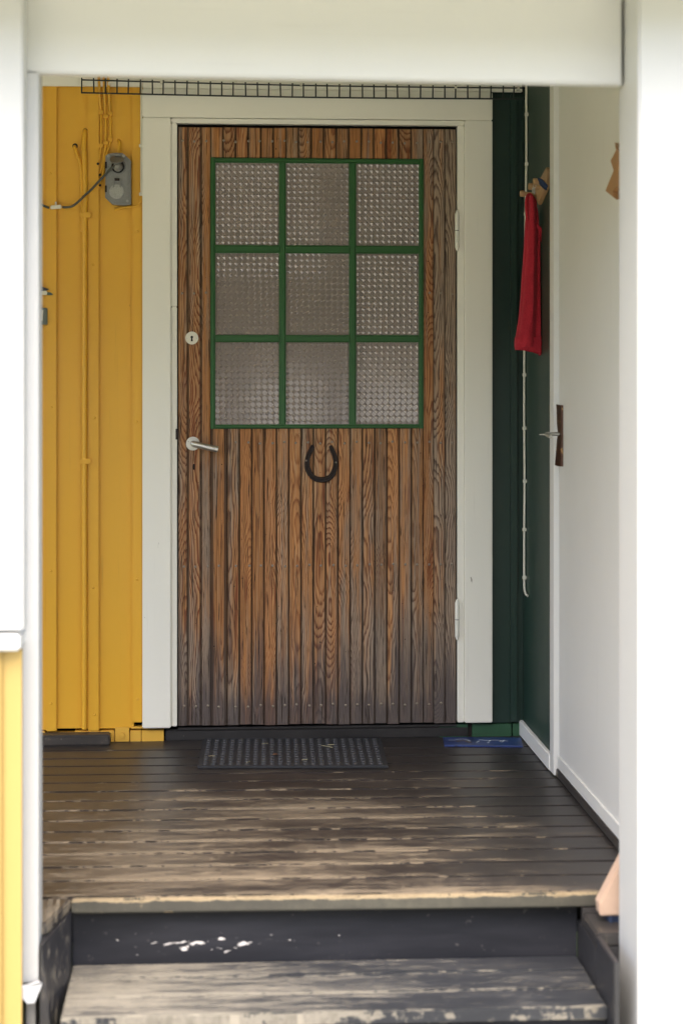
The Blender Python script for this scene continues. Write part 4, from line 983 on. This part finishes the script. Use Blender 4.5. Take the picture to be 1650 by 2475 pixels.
# ================================================================== PORCH FRONT (out of focus foreground)
YB1 = -2.02
xl0, xl1 = X(57, YB1), X(93, YB1)
zl = Z(80, 2378, YB1)
lpz = thing('left_post', 'narrow white entrance post with torn metal flashing at its foot', 'post', ((xl0 + xl1) / 2, YB1 + 0.04, zl))
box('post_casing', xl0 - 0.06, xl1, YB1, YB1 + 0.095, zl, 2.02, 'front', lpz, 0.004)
box('bare_foot', X(62, YB1), X(84, YB1), YB1 + 0.012, YB1 + 0.085, -0.45, zl - 0.001, 'oldpost', lpz, 0.003)
fb = bmesh.new()
fpz = [(38, 2382, -0.030), (62, 2384, -0.020), (95, 2374, 0.0), (102, 2380, 0.02), (92, 2402, 0.01), (84, 2424, -0.01), (66, 2426, -0.028), (48, 2404, -0.038)]
va = [fb.verts.new(W(u, v, YB1 - 0.014 + d * 0.5)) for u, v, d in fpz]; vb = [fb.verts.new(v.co + Vector((0, 0.003, 0.002))) for v in va]
fb.faces.new(va); fb.faces.new(vb[::-1])
for i in range(len(fpz)): fb.faces.new((va[i], vb[i], vb[(i + 1) % len(fpz)], va[(i + 1) % len(fpz)]))
bmesh.ops.recalc_face_normals(fb, faces=fb.faces)
link_mesh('torn_flashing', fb, 'flash', lpz)
# boarded front left of the post: white above the cap, yellow below
hw_ = thing('front_half_wall', 'bright yellow boarded half wall with white cap beside the narrow post', 'wall', (-0.8, YF, -0.45))
YH = -2.10
capT, capB = Z(25, 1536, YH - 0.03), Z(25, 1575, YH - 0.03)
xh = X(53, YH)
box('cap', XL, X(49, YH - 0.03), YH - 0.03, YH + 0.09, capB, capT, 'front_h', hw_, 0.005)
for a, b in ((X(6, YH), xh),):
    box('plank', a - 0.006, b, YH, YH + 0.02, -0.45, capB - 0.0015, 'yellow_dimmed', hw_, 0)
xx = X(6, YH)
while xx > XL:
    box('batten', xx - 0.038, xx, YH - 0.013, YH - 0.0005, -0.45, capB - 0.0015, 'yellow_dimmed', hw_, 0.003)
    box('plank', max(XL, xx - 0.146), xx - 0.007, YH, YH + 0.02, -0.45, capB - 0.0015, 'yellow_dimmed', hw_, 0); xx -= 0.14
up = thing('upper_front_panel', 'tall white board standing on the half wall cap beside the narrow post', 'panel', (-0.6, YH, capT))
x_ = X(57, YH)
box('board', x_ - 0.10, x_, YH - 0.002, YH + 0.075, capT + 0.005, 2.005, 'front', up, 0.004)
fp2 = thing('corner_post', 'white corner post at the far end of the half wall', 'post', (XL + 0.05, YH, capT))
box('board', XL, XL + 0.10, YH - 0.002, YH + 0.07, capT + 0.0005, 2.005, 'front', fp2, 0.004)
# beam
bma = thing('front_beam', 'white painted beam spanning above the porch entrance', 'beam', (0.25, -2.0, 1.8))
xr0 = X(1500, -1.998)
zA, zB_ = Z(95, 181, -2.0), Z(1500, 208, -2.0)
xa = X(55, -2.0)
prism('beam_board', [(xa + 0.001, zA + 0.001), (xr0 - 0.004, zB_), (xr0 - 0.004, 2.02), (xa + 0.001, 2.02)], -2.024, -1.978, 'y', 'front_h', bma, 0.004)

# right post
rp = thing('right_post', 'wide smooth white entrance post beside the side door and broom', 'post', (0.95, YF, -0.45))
xr1 = X(1541.5, YF)
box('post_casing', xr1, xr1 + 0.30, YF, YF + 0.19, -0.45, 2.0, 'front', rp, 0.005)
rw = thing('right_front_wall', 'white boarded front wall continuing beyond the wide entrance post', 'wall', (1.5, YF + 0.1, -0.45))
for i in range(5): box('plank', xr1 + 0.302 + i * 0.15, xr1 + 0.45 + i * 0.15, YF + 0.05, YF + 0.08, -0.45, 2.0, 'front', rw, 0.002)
